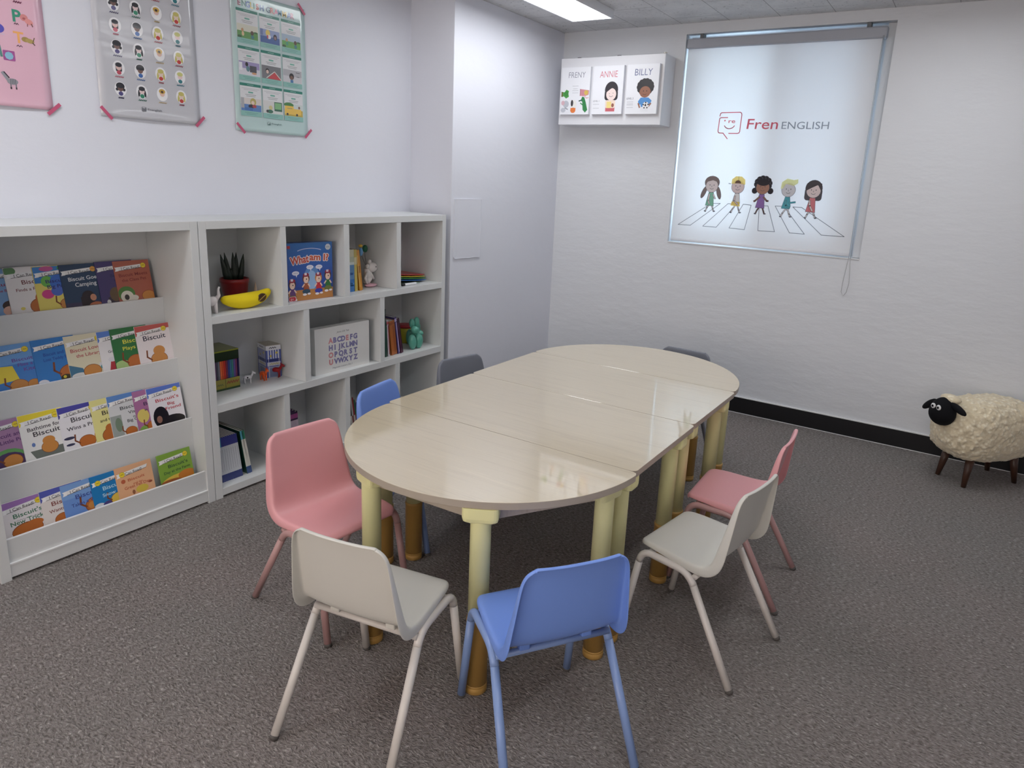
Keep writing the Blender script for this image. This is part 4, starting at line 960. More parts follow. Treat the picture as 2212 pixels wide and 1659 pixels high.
R2 = [
 ('blue picture book with a yellow kite, second ledge', -0.512, S(110, 165, 225), [('Biscuit', 0.112, 0.013, 0.07), ('Flies a', 0.118, 0.013, 0.05), ('Kite', 0.130, 0.014, 0.04)], S(110, 70, 160), multi(R_(0.002, 0.0, 0.15, 0.15, S(65, 130, 205)), Po([(0.0, 0.15), (0.075, 0.145), (0.09, 0.09), (0.015, 0.085)], S(238, 215, 70)), blob(0.085, 0.066, 0.026, TAN), blob(0.135, 0.066, 0.018, TAN, tail=False)), None),
 ('plain blue picture book with dark blue title, right of the kite book', -0.365, S(50, 125, 200), [('Biscuit and the', 0.085, 0.013, 0.1), ('Lost Teddy Bear', 0.085, 0.012, 0.105)], S(35, 75, 165), multi(blob(0.12, 0.080, 0.034), El(0.10, 0.062, 0.020, 0.014, S(60, 50, 30)), El(0.095, 0.066, 0.006, 0.006, S(220, 200, 60)), El(0.018, 0.055, 0.02, 0.014, S(235, 235, 240))), None),
 ('cream picture book with red title, second ledge', -0.251, S(225, 218, 190), [('Biscuit Loves', 0.078, 0.015, 0.122), ('the Library', 0.082, 0.014, 0.095)], S(185, 80, 85), multi(Po([(0.0, 0.11), (0.05, 0.09), (0.06, 0.06), (0.0, 0.055)], S(70, 120, 150)), El(0.035, 0.062, 0.03, 0.012, S(225, 225, 225)), blob(0.085, 0.072, 0.028, TAN, tail=False), R_(0.115, 0.085, 0.15, 0.10, S(225, 225, 228)), El(0.13, 0.082, 0.012, 0.010, S(60, 150, 160))), None),
 ('white picture book mostly hidden left of the dark green one, second ledge', -0.128, S(236, 234, 236), [('Biscuit', 0.10, 0.016, 0.08), ('Goes to School', 0.088, 0.011, 0.11)], S(80, 85, 95), multi(Po([(0.025, 0.05), (0.075, 0.05), (0.07, 0.105), (0.04, 0.11)], S(180, 50, 60)), El(0.045, 0.105, 0.018, 0.01, S(225, 225, 230))), S(90, 130, 210)),
 ('dark green picture book with yellow title, second ledge', -0.076, S(45, 115, 60), [('Biscuit', 0.09, 0.018, 0.09), ('Plays Ball', 0.09, 0.016, 0.10)], S(225, 225, 80), multi(El(0.03, 0.068, 0.035, 0.022, S(170, 200, 130)), blob(0.088, 0.075, 0.032)), None),
 ('white picture book with red top and one-word title, second ledge', 0.024, S(238, 230, 232), [('Biscuit', 0.080, 0.022, 0.100)], S(60, 60, 75), multi(blob(0.085, 0.072, 0.030, TAN), El(0.090, 0.108, 0.026, 0.022, TAN)), S(200, 90, 85))]
R3 = [
 ('purple picture book with a green arch, cut off at left', -0.603, S(170, 130, 170), [('Biscuit and', 0.095, 0.015, 0.10), ('the Little Pup', 0.090, 0.014, 0.12)], S(90, 50, 110), multi(El(0.085, 0.045, 0.075, 0.072, S(100, 165, 95)), El(0.085, 0.045, 0.066, 0.058, S(75, 55, 100)), blob(0.095, 0.068, 0.026, TAN)), None),
 ('white picture book with bright yellow top and bathtub picture, third ledge', -0.470, S(238, 238, 236), [('Bathtime for', 0.082, 0.015, 0.115), ('Biscuit', 0.088, 0.019, 0.095)], S(65, 65, 70), multi(Po([(0.02, 0.082), (0.15, 0.082), (0.14, 0.05), (0.035, 0.05)], S(110, 118, 112)), blob(0.088, 0.085, 0.024, TAN, tail=False), El(0.088, 0.110, 0.022, 0.017, TAN), El(0.035, 0.105, 0.006, 0.008, S(100, 130, 190)), El(0.14, 0.108, 0.007, 0.006, S(100, 130, 190))), S(235, 215, 60)),
 ('white picture book with indigo top right of the yellow-topped one, third ledge', -0.337, S(236, 235, 240), [('Biscuit', 0.088, 0.020, 0.09), ('Wins a Prize', 0.085, 0.015, 0.125)], S(70, 70, 78), multi(blob(0.088, 0.070, 0.026), El(0.025, 0.098, 0.020, 0.006, S(55, 60, 90)), El(0.025, 0.072, 0.016, 0.005, S(55, 60, 90)), El(0.13, 0.085, 0.014, 0.016, TAN)), S(75, 75, 165)),
 ('pale yellow picture book half covered by its grey-blue neighbour, third ledge', -0.218, S(232, 226, 150), [('Biscuit', 0.085, 0.018, 0.09), ('and the Hen', 0.075, 0.013, 0.095)], S(80, 75, 60), multi(blob(0.065, 0.072, 0.032, tail=False), El(0.060, 0.100, 0.018, 0.018, BR)), None),
 ('grey-blue picture book with four-line title, third ledge', -0.153, S(218, 220, 222), [('Biscuit', 0.085, 0.015, 0.078), ('Visits', 0.100, 0.013, 0.05), ('the', 0.10, 0.009, 0.018), ('Big City', 0.098, 0.013, 0.065)], S(70, 75, 80), multi(R_(0.0, 0.04, 0.045, 0.14, S(160, 168, 165)), El(0.03, 0.10, 0.014, 0.03, S(120, 140, 120)), El(0.10, 0.055, 0.05, 0.018, S(185, 200, 180)), blob(0.075, 0.062, 0.020)), S(95, 140, 205)),
 ('pink and purple picture book nearly hidden, third ledge', -0.050, S(175, 115, 160), [('Biscuit', 0.085, 0.015, 0.09), ('in the Garden', 0.09, 0.011, 0.1)], S(70, 50, 90), multi(El(0.03, 0.115, 0.025, 0.03, S(225, 205, 110)), El(0.035, 0.055, 0.03, 0.02, S(130, 175, 80)), blob(0.065, 0.066, 0.022)), None),
 ('white picture book with a big black shape and red title, third ledge', 0.008, S(236, 234, 240), [('Biscuit\'s', 0.085, 0.015, 0.105), ('Big', 0.098, 0.013, 0.032), ('Friend', 0.105, 0.014, 0.07)], S(190, 65, 75), multi(El(0.045, 0.090, 0.034, 0.048, S(25, 20, 22)), El(0.095, 0.065, 0.055, 0.026, S(28, 22, 22)), El(0.036, 0.082, 0.012, 0.016, S(150, 110, 95))), S(90, 120, 205))]
R4 = [
 ('white picture book with lilac top and green title, bottom ledge', -0.592, S(232, 228, 230), [('Biscuit\'s', 0.085, 0.017, 0.095), ('New Trick', 0.080, 0.017, 0.11)], S(60, 120, 90), multi(lambda A: scribble(A, 0.085, 0.112, 0.08, 0.003, S(150, 150, 155), 17), El(0.075, 0.068, 0.052, 0.030, BRD), El(0.075, 0.067, 0.050, 0.028, BR), El(0.10, 0.085, 0.03, 0.014, BR)), S(160, 120, 185)),
 ('white picture book with indigo top, half covered, bottom ledge', -0.462, S(228, 222, 218), [('Biscuit', 0.080, 0.017, 0.09), ('Wants to Play', 0.080, 0.013, 0.115)], S(135, 75, 70), multi(blob(0.065, 0.062, 0.024, tail=False)), S(85, 95, 180)),
 ('light blue picture book with dark blue title, bottom ledge', -0.390, S(125, 165, 220), [('Biscuit', 0.092, 0.018, 0.09), ('Takes a Walk', 0.085, 0.014, 0.115)], S(60, 80, 150), multi(R_(0.001, 0.0, 0.151, 0.13, S(110, 150, 215)), blob(0.115, 0.080, 0.032), El(0.10, 0.08, 0.014, 0.014, TAN)), None),
 ('bright blue picture book with white title, bottom ledge', -0.284, S(30, 125, 190), [('Biscuit\'s', 0.088, 0.017, 0.09), ('Snow Day', 0.085, 0.014, 0.095)], S(190, 225, 240), multi(El(0.02, 0.062, 0.022, 0.014, S(232, 236, 240)), El(0.055, 0.062, 0.022, 0.014, S(80, 70, 130)), blob(0.095, 0.074, 0.024, S(225, 190, 80))), None),
 ('orange picture book with small leaves, bottom ledge', -0.188, S(228, 178, 138), [('Biscuit', 0.082, 0.012, 0.07), ('and the', 0.085, 0.008, 0.04), ('Great Fall Day', 0.082, 0.013, 0.108)], S(190, 95, 65), multi(El(0.098, 0.077, 0.026, 0.016, S(215, 190, 80)), El(0.028, 0.128, 0.009, 0.009, S(190, 100, 70)), El(0.062, 0.072, 0.006, 0.010, S(150, 100, 70)), El(0.135, 0.095, 0.009, 0.005, S(150, 80, 60))), None),
 ('green picture book standing apart at the right end of the bottom ledge', -0.006, S(135, 175, 70), [('Biscuit\'s', 0.088, 0.015, 0.09), ('Day at the Farm', 0.080, 0.012, 0.12)], S(50, 85, 60), multi(El(0.085, 0.055, 0.085, 0.032, S(225, 195, 80)), El(0.045, 0.050, 0.065, 0.022, S(170, 100, 60)), El(0.12, 0.075, 0.040, 0.020, S(205, 130, 55))), None)]
for rows, zt, xt in ((R1, 1.098, 0.030), (R2, 0.8225, 0.112), (R3, 0.561, 0.190), (R4, 0.2705, 0.268)):
    for i, (lab, y, base, lines, tc, art, top) in enumerate(rows):
        ii = i if zt > 0.3 else min(i, 3) 
        if lab.startswith('green picture'): ii = 0
        bl_ = 'l' if (lab.startswith('bright blue') or lab.startswith('orange')) else 'r'
        picture_book(lab, y, zt + (0.003 if i % 3 == 1 else 0), xt + 0.0, base, lines, tc, art, top, badge=bl_, i=ii * 0.55, bc=S(225, 160, 70) if lab.startswith('dark navy') else S(238, 214, 60))

# ------------------------------------------------------------------ things in the cubbies
Z1, Z2, Z3 = 0.868, 0.457, 0.047
# potted plant
T = thing('potted_plant', 'dark spiky plant in a red pot behind the yellow banana', 'plant', (0.125, 0.520, Z1))
MB().lathe([(0.046, 0.0), (0.050, 0.004), (0.064, 0.100), (0.067, 0.102), (0.067, 0.122), (0.062, 0.123), (0.060, 0.108)], 30).build('pot', plain('red_ceramic', (0.22, 0.005, 0.008, 1), 0.3), T)
MB().lathe([(0.060, 0.108), (0.030, 0.112)], 24).build('soil', plain('soil', (0.02, 0.015, 0.01, 1), 0.95), T)
ml = plain('dark_green_leaf', (0.006, 0.013, 0.007, 1), 0.5)
for yy, lean, h in ((-0.034, -0.064, 0.240), (-0.018, -0.041, 0.247), (0.0, -0.004, 0.247), (0.016, 0.024, 0.244), (0.032, 0.056, 0.236), (-0.024, -0.030, 0.185), (0.010, 0.012, 0.190), (0.0, -0.018, 0.170)):
    x0 = random.uniform(-0.012, 0.012)
    MB().tube([(x0, yy * 0.9, 0.10), (x0, yy + (lean - yy) * 0.25, 0.145), (x0, yy + (lean - yy) * 0.72, 0.10 + (h - 0.10) * 0.75), (x0, lean, h)], [0.013, 0.0145, 0.0085, 0.001], 10).build('leaf', ml, T)
# banana plush
T = thing('banana_pouch', 'yellow banana-shaped pouch with an oval brown label, leftmost top cubby', 'pouch', (0.27, 0.480, Z1))
mb = MB(); path = []; rr = []
for k in range(25):
    t = k / 24; y = -0.128 + 0.256 * t
    z = 0.036 + 0.030 * ((t - 0.45) / 0.55) ** 2 + (0.006 * (t - 0.8) / 0.2 if t > 0.8 else 0)
    r = 0.0365 * (math.sin(PI * min(1, max(0.0, 0.07 + 0.87 * t))) ** 0.6); path.append((0, y, z)); rr.append(max(r, 0.012))
rr[-1] = 0.010; rr[0] = 0.010; mb.tube(path, rr, 18, col=S(232, 208, 22)); mb.build('banana_body', M_plush, T)
A = Art(); A.ell(0, 0, 0.024, 0.017, S(70, 45, 20), rot=32); A.line([(-0.017, -0.012), (0.018, 0.012)], 0.004, S(190, 160, 70))
MB().art(A, (0.0362, 0.060, 0.047), (0, 1, 0), (0, 0, 1), (1, 0, 0), eps=0.0004).ball((0.0285, 0.060, 0.047), (0.0072, 0.0245, 0.019), S(70, 45, 20), n=14, rot=Matrix.Rotation(math.radians(32), 3, 'X')).build('label_patch', M_vin, T)
# white animal figures
def animal(name, label, cat, loc, rz, s, col, spots=(), upright=False, group='small toy animals in the cubbies', horn=False):
    T = thing(name, label, cat, loc, (0, 0, rz), group); mb = MB()
    mb.tube([(0, -0.30 * s, 0.50 * s), (0, -0.15 * s, 0.52 * s), (0, 0.15 * s, 0.52 * s), (0, 0.28 * s, 0.55 * s)], [0.12 * s, 0.17 * s, 0.16 * s, 0.12 * s], 12, col=col)
    mb.tube([(0, 0.22 * s, 0.55 * s), (0, 0.36 * s, 0.75 * s), (0, 0.42 * s, 0.88 * s)], [0.12 * s, 0.09 * s, 0.08 * s], 10, col=col)
    mb.tube([(0, 0.36 * s, 0.92 * s), (0, 0.52 * s, 0.84 * s), (0, 0.60 * s, 0.78 * s)], [0.09 * s, 0.08 * s, 0.055 * s], 10, col=col)
    for x, y in ((-0.09, -0.22), (0.09, -0.22), (-0.09, 0.20), (0.09, 0.20)):
        mb.tube([(x * s, y * s, 0.48 * s), (x * s, y * s * 1.05, 0.24 * s), (x * s, y * s, 0.0)], [0.065 * s, 0.045 * s, 0.05 * s], 8, col=col)
    for x in (-0.06, 0.06): mb.tube([(x * s, 0.36 * s, 0.96 * s), (x * 1.9 * s, 0.34 * s, 1.06 * s)], [0.03 * s, 0.008 * s], 8, col=col)
    mb.tube([(0, -0.30 * s, 0.56 * s), (0, -0.40 * s, 0.50 * s), (0, -0.42 * s, 0.34 * s)], [0.03 * s, 0.025 * s, 0.01 * s], 8, col=col)
    mb.build('animal_body', M_vin, T)
    for (x, y, z, r, c) in spots: MB().ball((x * s, y * s, z * s), (0.02 * s, r * s, r * s), c, n=10).build('spot', M_vin, T)
    return T
animal('toy_animal', 'small white toy cow figure with a dark spot, middle row', 'toy', (0.155, 0.543, Z2), math.radians(-28), 0.062, S(222, 222, 226), [(0.16, -0.02, 0.52, 0.07, S(25, 25, 30))])
animal('toy_animal', 'small orange toy animal standing before the blue and white box', 'toy', (0.165, 0.628, Z2), math.radians(-90), 0.068, S(228, 90, 30))
animal('toy_animal', 'small dark red toy animal right of the orange one', 'toy', (0.165, 0.705, Z2), math.radians(-60), 0.076, S(150, 18, 28))
# white figure at the left of the banana + pale horned figure behind it
T = thing('unicorn_figure', 'white unicorn-like figure half hidden at the left of the banana pouch', 'toy', (0.285, 0.293, Z1)); mb = MB(); cw = S(226, 218, 216)
mb.tube([(0, -0.030, 0.052), (0, -0.005, 0.056), (0, 0.016, 0.060)], [0.018, 0.022, 0.018], 12, col=cw)
for y in (-0.028, 0.012): mb.tube([(0.006, y, 0.05), (0.006, y + 0.003, 0.0)], [0.010, 0.007], 8, col=cw); mb.tube([(-0.010, y, 0.05), (-0.010, y + 0.003, 0.0)], [0.010, 0.007], 8, col=cw)
mb.tube([(0, 0.016, 0.060), (0, 0.036, 0.080), (0, 0.034, 0.105), (0, 0.040, 0.118)], [0.012, 0.008, 0.005, 0.004], 8, col=cw); mb.build('animal_body', M_vin, T)
T = thing('horn_figure', 'pale pointed ornament peeking over the banana pouch on the right', 'ornament', (0.14, 0.628, Z1)); MB().lathe([(0.020, 0), (0.018, 0.03), (0.010, 0.06), (0.006, 0.08), (0.002, 0.100)], 14, col=S(215, 190, 165)).build('ornament_cone', M_vin, T)
# game box
def boxthing(name, label, cat, loc, rz, w, d, h, base, A, sideA=None, m=M_gloss, bev=0.0, group=None, rx=0.0):
    T = thing(name, label, cat, loc, (rx, 0, rz), group)
    mb = MB().box(0, w, 0, d, 0, h, base)
    if A: mb.art(A, (0, 0, 0), (1, 0, 0), (0, 0, 1), (0, -1, 0), eps=0.0003)
    if sideA: mb.art(sideA, (w, 0, 0), (0, 1, 0), (0, 0, 1), (1, 0, 0), eps=0.0003)
    mb.build('box_body', m, T, bevel=bev)
    return T
A = Art(); GW, GH = 0.270, 0.292
for i in range(10):
    t = i / 9; A.rect(0.001, 0.07 + i * 0.0222, GW - 0.001, 0.07 + (i + 1) * 0.0222, S(40 + 8 * t, 75 + 35 * t, 165 + 15 * t))
A.ell(0.14, 0.10, 0.05, 0.075, S(95, 140, 200)); A.ell(0.14, 0.10, 0.03, 0.05, S(150, 185, 225)); A.rect(0.001, 0.001, GW - 0.001, 0.055, S(185, 125, 65))
A.rect(0.001, GH - 0.026, 0.018, GH - 0.012, S(190, 60, 60)); A.arc(0.13, 0.235, 0.09, 0.028, 40, 140, 0.004, S(190, 195, 225))
lt = 'What am I?'
for dx, dz in ((-0.003, 0), (0.003, 0), (0, 0.003), (0, -0.003), (0.002, 0.002), (-0.002, -0.002)):
    A.text('What', 0.072 + dx, 0.190 + dz, 0.038, S(230, 215, 215), width=0.110, bold=0.05, rot=6); A.text('am I?', 0.186 + dx, 0.200 + dz, 0.034, S(230, 215, 215), width=0.118, bold=0.05, rot=-4)
A.text('What', 0.072, 0.190, 0.038, S(190, 70, 50), width=0.108, bold=0.03, rot=6); A.text('am I?', 0.186, 0.200, 0.034, S(195, 85, 50), width=0.116, bold=0.03, rot=-4)
for x, z in ((0.045, 0.142), (0.130, 0.168), (0.185, 0.166)): A.ell(x, z, 0.021, 0.011, S(225, 225, 238)); A.poly([(x, z - 0.008), (x + 0.010, z - 0.008), (x + 0.004, z - 0.022)], S(225, 225, 238)); scribble(A, x, z, 0.024, 0.004, S(170, 165, 190), 6)
for x, z, hc, sc, pc in ((0.024, 0.075, S(70, 35, 50), S(100, 60, 120), S(110, 90, 60)), (0.105, 0.10, S(110, 55, 40), S(165, 85, 50), S(40, 75, 100)), (0.180, 0.098, S(205, 130, 60), S(195, 40, 55), S(45, 60, 165)), (0.238, 0.108, S(70, 45, 45), S(40, 115, 55), S(110, 120, 60))):
    A.ell(x, z + 0.012, 0.021, 0.025, hc); A.ell(x, z + 0.006, 0.015, 0.019, S(240, 208, 190)); A.ell(x, z + 0.030, 0.018, 0.010, S(150, 35, 60)); A.rect(x - 0.009, z + 0.028, x + 0.005, z + 0.040, S(225, 215, 225)); A.ell(x + 0.003, z + 0.008, 0.003, 0.004, DK)
    A.poly([(x - 0.014, z - 0.012), (x + 0.014, z - 0.012), (x + 0.019, z - 0.05), (x - 0.016, z - 0.05)], sc); A.line([(x - 0.012, z - 0.018), (x - 0.022, z - 0.030)], 0.007, S(240, 208, 190)); A.line([(x + 0.012, z - 0.018), (x + 0.02, z - 0.03)], 0.007, S(240, 208, 190))
    A.ell(x, z - 0.055, 0.024, 0.012, pc); A.ell(x - 0.010, z - 0.070, 0.012, 0.006, S(235, 230, 235)); A.ell(x + 0.016, z - 0.068, 0.010, 0.005, S(235, 230, 235))
A.rrect(0.002, 0.002, 0.044, 0.026, 0.008, S(225, 190, 195)); A.rrect(0.003, 0.004, 0.041, 0.024, 0.008, S(190, 45, 60)); A.text('6+', 0.020, 0.007, 0.012, S(235, 215, 215)); A.ell(0.242, GH - 0.026, 0.017, 0.016, S(205, 212, 220), n=9); scribble(A, 0.242, GH - 0.026, 0.02, 0.008, S(170, 180, 190), 6)
boxthing('board_game_box', 'blue board game box with four cartoon children, standing upright in the top row', 'board game', (0.282, 0.708, Z1), math.radians(86), GW, 0.055, GH, S(35, 70, 150), A)
# tall books, top row
def spinebook(label, y, z, x, w, d, h, tilt, base, A=None, group='books standing in the cubbies', name='book'):
    T = thing(name, label, 'book', (x, y, z), (-tilt * 0, 0, PI / 2), group)
    T.rotation_euler = (0, tilt, PI / 2)
    mb = MB().box(0, w, 0, 0.0015, 0, h, base).box(0, 0.0012, 0, d, 0, h, base).box(w - 0.0012, w, 0, d, 0, h, base)
    if A: mb.art(A, (0, 0, 0), (1, 0, 0), (0, 0, 1), (0, -1, 0), eps=0.0002)
    mb.build('cover', M_gloss, T)
    MB().box(0.0012, w - 0.0012, 0.0015, d - 0.003, 0.002, h - 0.002, S(225, 222, 212)).build('pages', M_paper, T)
    return T
A = Art(); A.rect(0, 0.195, 0.038, 0.235, S(205, 200, 170)); A.rect(0, 0.160, 0.038, 0.195, S(185, 190, 165)); A.rect(0, 0.150, 0.038, 0.165, S(205, 212, 205)); A.rect(0, 0.0, 0.038, 0.150, S(90, 135, 180)); A.rect(0, 0.0, 0.038, 0.07, S(45, 110, 175)); scribble(A, 0.019, 0.10, 0.024, 0.012, S(60, 110, 185), 5); scribble(A, 0.019, 0.04, 0.028, 0.018, S(60, 130, 200), 5)
spinebook('thick blue book with cream top, first in the third top cubby', 1.139, Z1, 0.25, 0.035, 0.19, 0.235, math.radians(0), S(70, 120, 175), A)
A = Art(); A.rect(0, 0.0, 0.02, 0.232, S(200, 180, 90)); A.rect(0, 0.15, 0.02, 0.19, S(215, 205, 160))
spinebook('pale yellow slim book leaning on the thick blue book', 1.181, Z1, 0.25, 0.020, 0.19, 0.232, math.radians(-1.5), S(205, 185, 90), A)
A = Art(); A.rect(0, 0.10, 0.02, 0.14, S(150, 95, 30)); A.rect(0.005, 0.02, 0.009, 0.2, S(225, 190, 100))
spinebook('orange-brown slim book next to the white dog figurine', 1.214, Z1, 0.25, 0.026, 0.19, 0.229, math.radians(-6), S(205, 140, 45), A)
# dog figurine holding balloons
T = thing('dog_figurine', 'white dog figurine standing on a pink base with three balloons', 'figurine', (0.17, 1.362, Z1), (0, 0, 0)); cw = S(228, 224, 222)
mb = MB(); mb.tube([(0, -0.020, 0.018), (0, 0.0, 0.05), (0, -0.010, 0.085), (0, -0.015, 0.105)], [0.018, 0.024, 0.020, 0.015], 14, col=cw)
mb.tube([(0.012, -0.02, 0.02), (0.02, -0.045, 0.055), (0.01, -0.02, 0.085)], [0.010, 0.008, 0.007], 8, col=cw); mb.tube([(0.012, 0.0, 0.085), (0.020, 0.025, 0.045)], [0.009, 0.006], 8, col=cw)
mb.build('dog_body', M_vin, T)
MB().ball((0.008, 0.022, 0.112), (0.026, 0.038, 0.030), cw).build('head', M_vin, T)
for y, z in ((-0.002, 0.146), (-0.020, 0.120)): MB().ball((0.012, y, z), (0.012, 0.012, 0.013), cw, n=12).build('ear', M_vin, T)
for y in (0.028,): MB().ball((0.033, y, 0.116), (0.002, 0.003, 0.004), DK, n=8).build('eye', M_vin, T)
MB().ball((0.018, 0.0, 0.010), (0.026, 0.045, 0.010), S(235, 185, 200)).build('base', M_vin, T)
for (y, z, ry, rz, c) in ((-0.058, 0.205, 0.012, 0.024, S(110, 165, 215)), (-0.025, 0.222, 0.016, 0.022, S(20, 90, 60)), (-0.060, 0.240, 0.013, 0.009, S(215, 175, 60))):
    MB().ball((0.0, y, z), (ry, ry, rz), c, n=16).build('balloon', M_vin, T)
MB().tube([(0, -0.018, 0.125), (0, -0.022, 0.16), (0, -0.030, 0.205)], 0.0012, 6, col=S(60, 50, 50)).tube([(0, -0.020, 0.125), (0, -0.04, 0.16), (0, -0.056, 0.19)], 0.0012, 6, col=S(60, 50, 50)).build('balloon_string', M_vin, T)
# coloured sheets and pens, last top cubby
for i, (c, nm) in enumerate(((S(150, 175, 150), 'pale green'), (S(40, 110, 190), 'blue'), (S(60, 150, 80), 'green'), (S(235, 215, 60), 'yellow'), (S(215, 40, 30), 'red'))):
    T = thing('paper_folder', nm + ' plastic folder lying in the pile, last top cubby', 'folder', (0.02 + 0.012 * (4 - i) * 0.4, 1.455 + 0.012 * i, Z1 + 0.002 + 0.0085 * i), (0.0, math.radians(0), 0), 'coloured folders piled in the last top cubby')
    mb = MB(); n = 10; vv = []; ff = []
    for k in range(n + 1):
        t = k / n; y = 0.30 * t * (1 if i else 0.8); z = 0.026 * (i > 0) * (1 - t) ** 1.5
        vv += [(0, y, z), (0.235 - 0.010 * i, y, z), (0.235 - 0.010 * i, y, z + 0.003), (0, y, z + 0.003)]
    for k in range(n):
        a = 4 * k; b = a + 4
        ff += [(a, a + 1, b + 1, b), (a + 1, a + 2, b + 2, b + 1), (a + 2, a + 3, b + 3, b + 2), (a + 3, a, b, b + 3)]
    ff += [(3, 2, 1, 0), (4 * n, 4 * n + 1, 4 * n + 2, 4 * n + 3)]
    mb.add(vv, ff, c, smooth=False); mb.build('folder_sheet', M_gloss, T)
T = thing('marker_pen', 'white marker with a black cap lying at the front of the last top cubby', 'marker', (0.295, 1.51, Z1 + 0.0075), (-PI / 2, 0, 0))
MB().lathe([(0.006, 0.02), (0.0075, 0.024), (0.0075, 0.12), (0.005, 0.124)], 14, col=S(230, 232, 235)).build('barrel', M_vin, T)
MB().lathe([(0.006, 0.0), (0.0078, 0.002), (0.0078, 0.022)], 14, col=S(20, 20, 22)).build('cap', M_vin, T)
# boxed set of slim readers
T = thing('book_slipcase', 'dark green and yellow open-fronted slipcase at the left of the middle row', 'box', (0.172, 0.352, Z2), (0, 0, math.radians(88)))
A = Art(); A.rect(0, 0.148, 0.132, 0.198, S(28, 45, 20)); A.rect(0, 0.192, 0.132, 0.198, S(150, 155, 50)); A.rect(0, 0.0, 0.132, 0.056, S(150, 140, 45)); A.rect(0, 0.0, 0.132, 0.010, S(40, 70, 35)); A.rect(0.055, 0.0, 0.058, 0.056, S(90, 80, 30)); scribble(A, 0.095, 0.036, 0.06, 0.014, S(150, 80, 35), 9); scribble(A, 0.028, 0.030, 0.03, 0.01, S(110, 110, 45), 6)
mb = MB()
for b, c in (((0, 0.133, 0.0, 0.165, 0, 0.003), S(60, 70, 35)), ((0, 0.133, 0, 0.165, 0.195, 0.198), S(120, 125, 50)), ((0, 0.003, 0, 0.165, 0.003, 0.195), S(60, 60, 90)), ((0.130, 0.133, 0, 0.165, 0.003, 0.195), S(60, 55, 110)), ((0.003, 0.130, 0.162, 0.165, 0.003, 0.195), S(60, 70, 35)),
             ((0.003, 0.130, 0.0, 0.002, 0.003, 0.056), S(150, 140, 45)), ((0.003, 0.130, 0.0, 0.002, 0.148, 0.195), S(28, 45, 20))): mb.box(*b, c)
mb.art(A, (0.0, 0, 0), (1, 0, 0), (0, 0, 1), (0, -1, 0), eps=0.0003); mb.build('slipcase', M_gloss, T)
sp = [('purple', S(110, 70, 110)), ('dark grey', S(70, 70, 85)), ('grey', S(120, 120, 130)), ('light orange', S(230, 110, 60)), ('orange', S(215, 80, 40)), ('red', S(200, 50, 40)), ('maroon', S(120, 50, 70)), ('navy', S(50, 60, 130)), ('blue', S(60, 110, 150)), ('teal', S(60, 130, 125)), ('violet', S(100, 80, 150)), ('plum', S(120, 60, 100))]
for i, (nm, c) in enumerate(sp):
    b = thing('slim_reader', nm + ' slim reader in the green slipcase', 'book', (0.168, 0.352 + 0.0045 + i * 0.0103, Z2 + 0.0032), (0, 0, math.radians(88)), 'slim readers in the green slipcase')
    MB().box(0, 0.0096, 0.0, 0.15, 0, 0.185, c).box(0.003, 0.0066, -0.0003, 0, 0.07, 0.145, tuple(min(1, q * 1.25 + 0.02) for q in c[:3]) + (1,)).build('cover', M_gloss, b)
# blue and white carton
def cartonface(w):
    A = Art(); h = 0.170
    A.rect(0.0, 0.0, w, 0.146, S(75, 90, 165)); A.rect(0, 0.146, w, h, S(222, 224, 230)); scribble(A, w * 0.45, 0.158, w * 0.45, 0.008, S(80, 80, 95), 6)
    for k in range(5): A.rect(w * (0.10 + 0.17 * k), 0.100, w * (0.10 + 0.17 * k) + w * 0.085, 0.146, S(208, 214, 228))
    A.rect(w * 0.04, 0.084, w * 0.96, 0.098, S(40, 50, 115)); A.rect(w * 0.06, 0.062, w * 0.94, 0.082, S(190, 195, 205)); scribble(A, w * 0.55, 0.072, w * 0.6, 0.008, S(190, 180, 110), 7)
    A.rect(w * 0.12, 0.0, w * 0.88, 0.058, S(150, 160, 190)); A.rect(w * 0.22, 0.004, w * 0.78, 0.050, S(110, 120, 155)); A.line([(w * 0.15, 0.0), (w * 0.15, 0.14)], 0.002, S(225, 228, 236)); A.line([(w * 0.86, 0.0), (w * 0.86, 0.14)], 0.002, S(225, 228, 236))
    A.ell(w * 0.3, 0.115, 0.005, 0.006, S(215, 195, 80)); A.ell(w * 0.7, 0.13, 0.006, 0.006, S(215, 195, 80))
    return A
T = thing('paper_carton', 'blue and white printed carton with barred pattern, middle row', 'box', (0.150, 0.660, Z2), (0, 0, math.radians(76)))
mb = MB().box(0, 0.078, 0, 0.105, 0, 0.170, S(190, 190, 185))
mb.art(cartonface(0.078), (0, 0, 0), (1, 0, 0), (0, 0, 1), (0, -1, 0)); mb.art(cartonface(0.105), (0, 0.105, 0), (0, -1, 0), (0, 0, 1), (-1, 0, 0)); mb.build('carton_body', M_gloss, T)
MB().box(0.0, 0.078, 0, 0.105, 0.170, 0.1715, S(175, 168, 150)).build('carton_lid', M_gloss, T)
# white alphabet magnet box
A = Art(); bx, bz = 0.190, 0.0
PUR, PK = S(125, 122, 165), S(205, 140, 145)
for r, (row, z) in enumerate((('ABCDEFG', 0.162), ('HIJKLMN', 0.122), ('OPQRST', 0.082), ('UVWXYZ', 0.043))):
    n_ = len(row)
    for k, ch in enumerate(row):
        A.text(ch, 0.104 + 0.172 * k / (n_ - 1), z, 0.0285, PK if ch in 'AEOU' else PUR, bold=0.055)
A.text('Jenna Gift Tale', 0.188, 0.212, 0.010, S(110, 110, 115), width=0.088, shear=0.35); A.text('Magnetic Letters No.1', 0.182, 0.018, 0.009, S(120, 120, 130), width=0.14, shear=0.3)
boxthing('alphabet_box', 'white box printed with the alphabet, middle cubby', 'box', (0.302, 0.846, Z2), math.radians(88.5), 0.378, 0.046, 0.2500, S(218, 218, 216), A, m=M_paper, bev=0.0035)
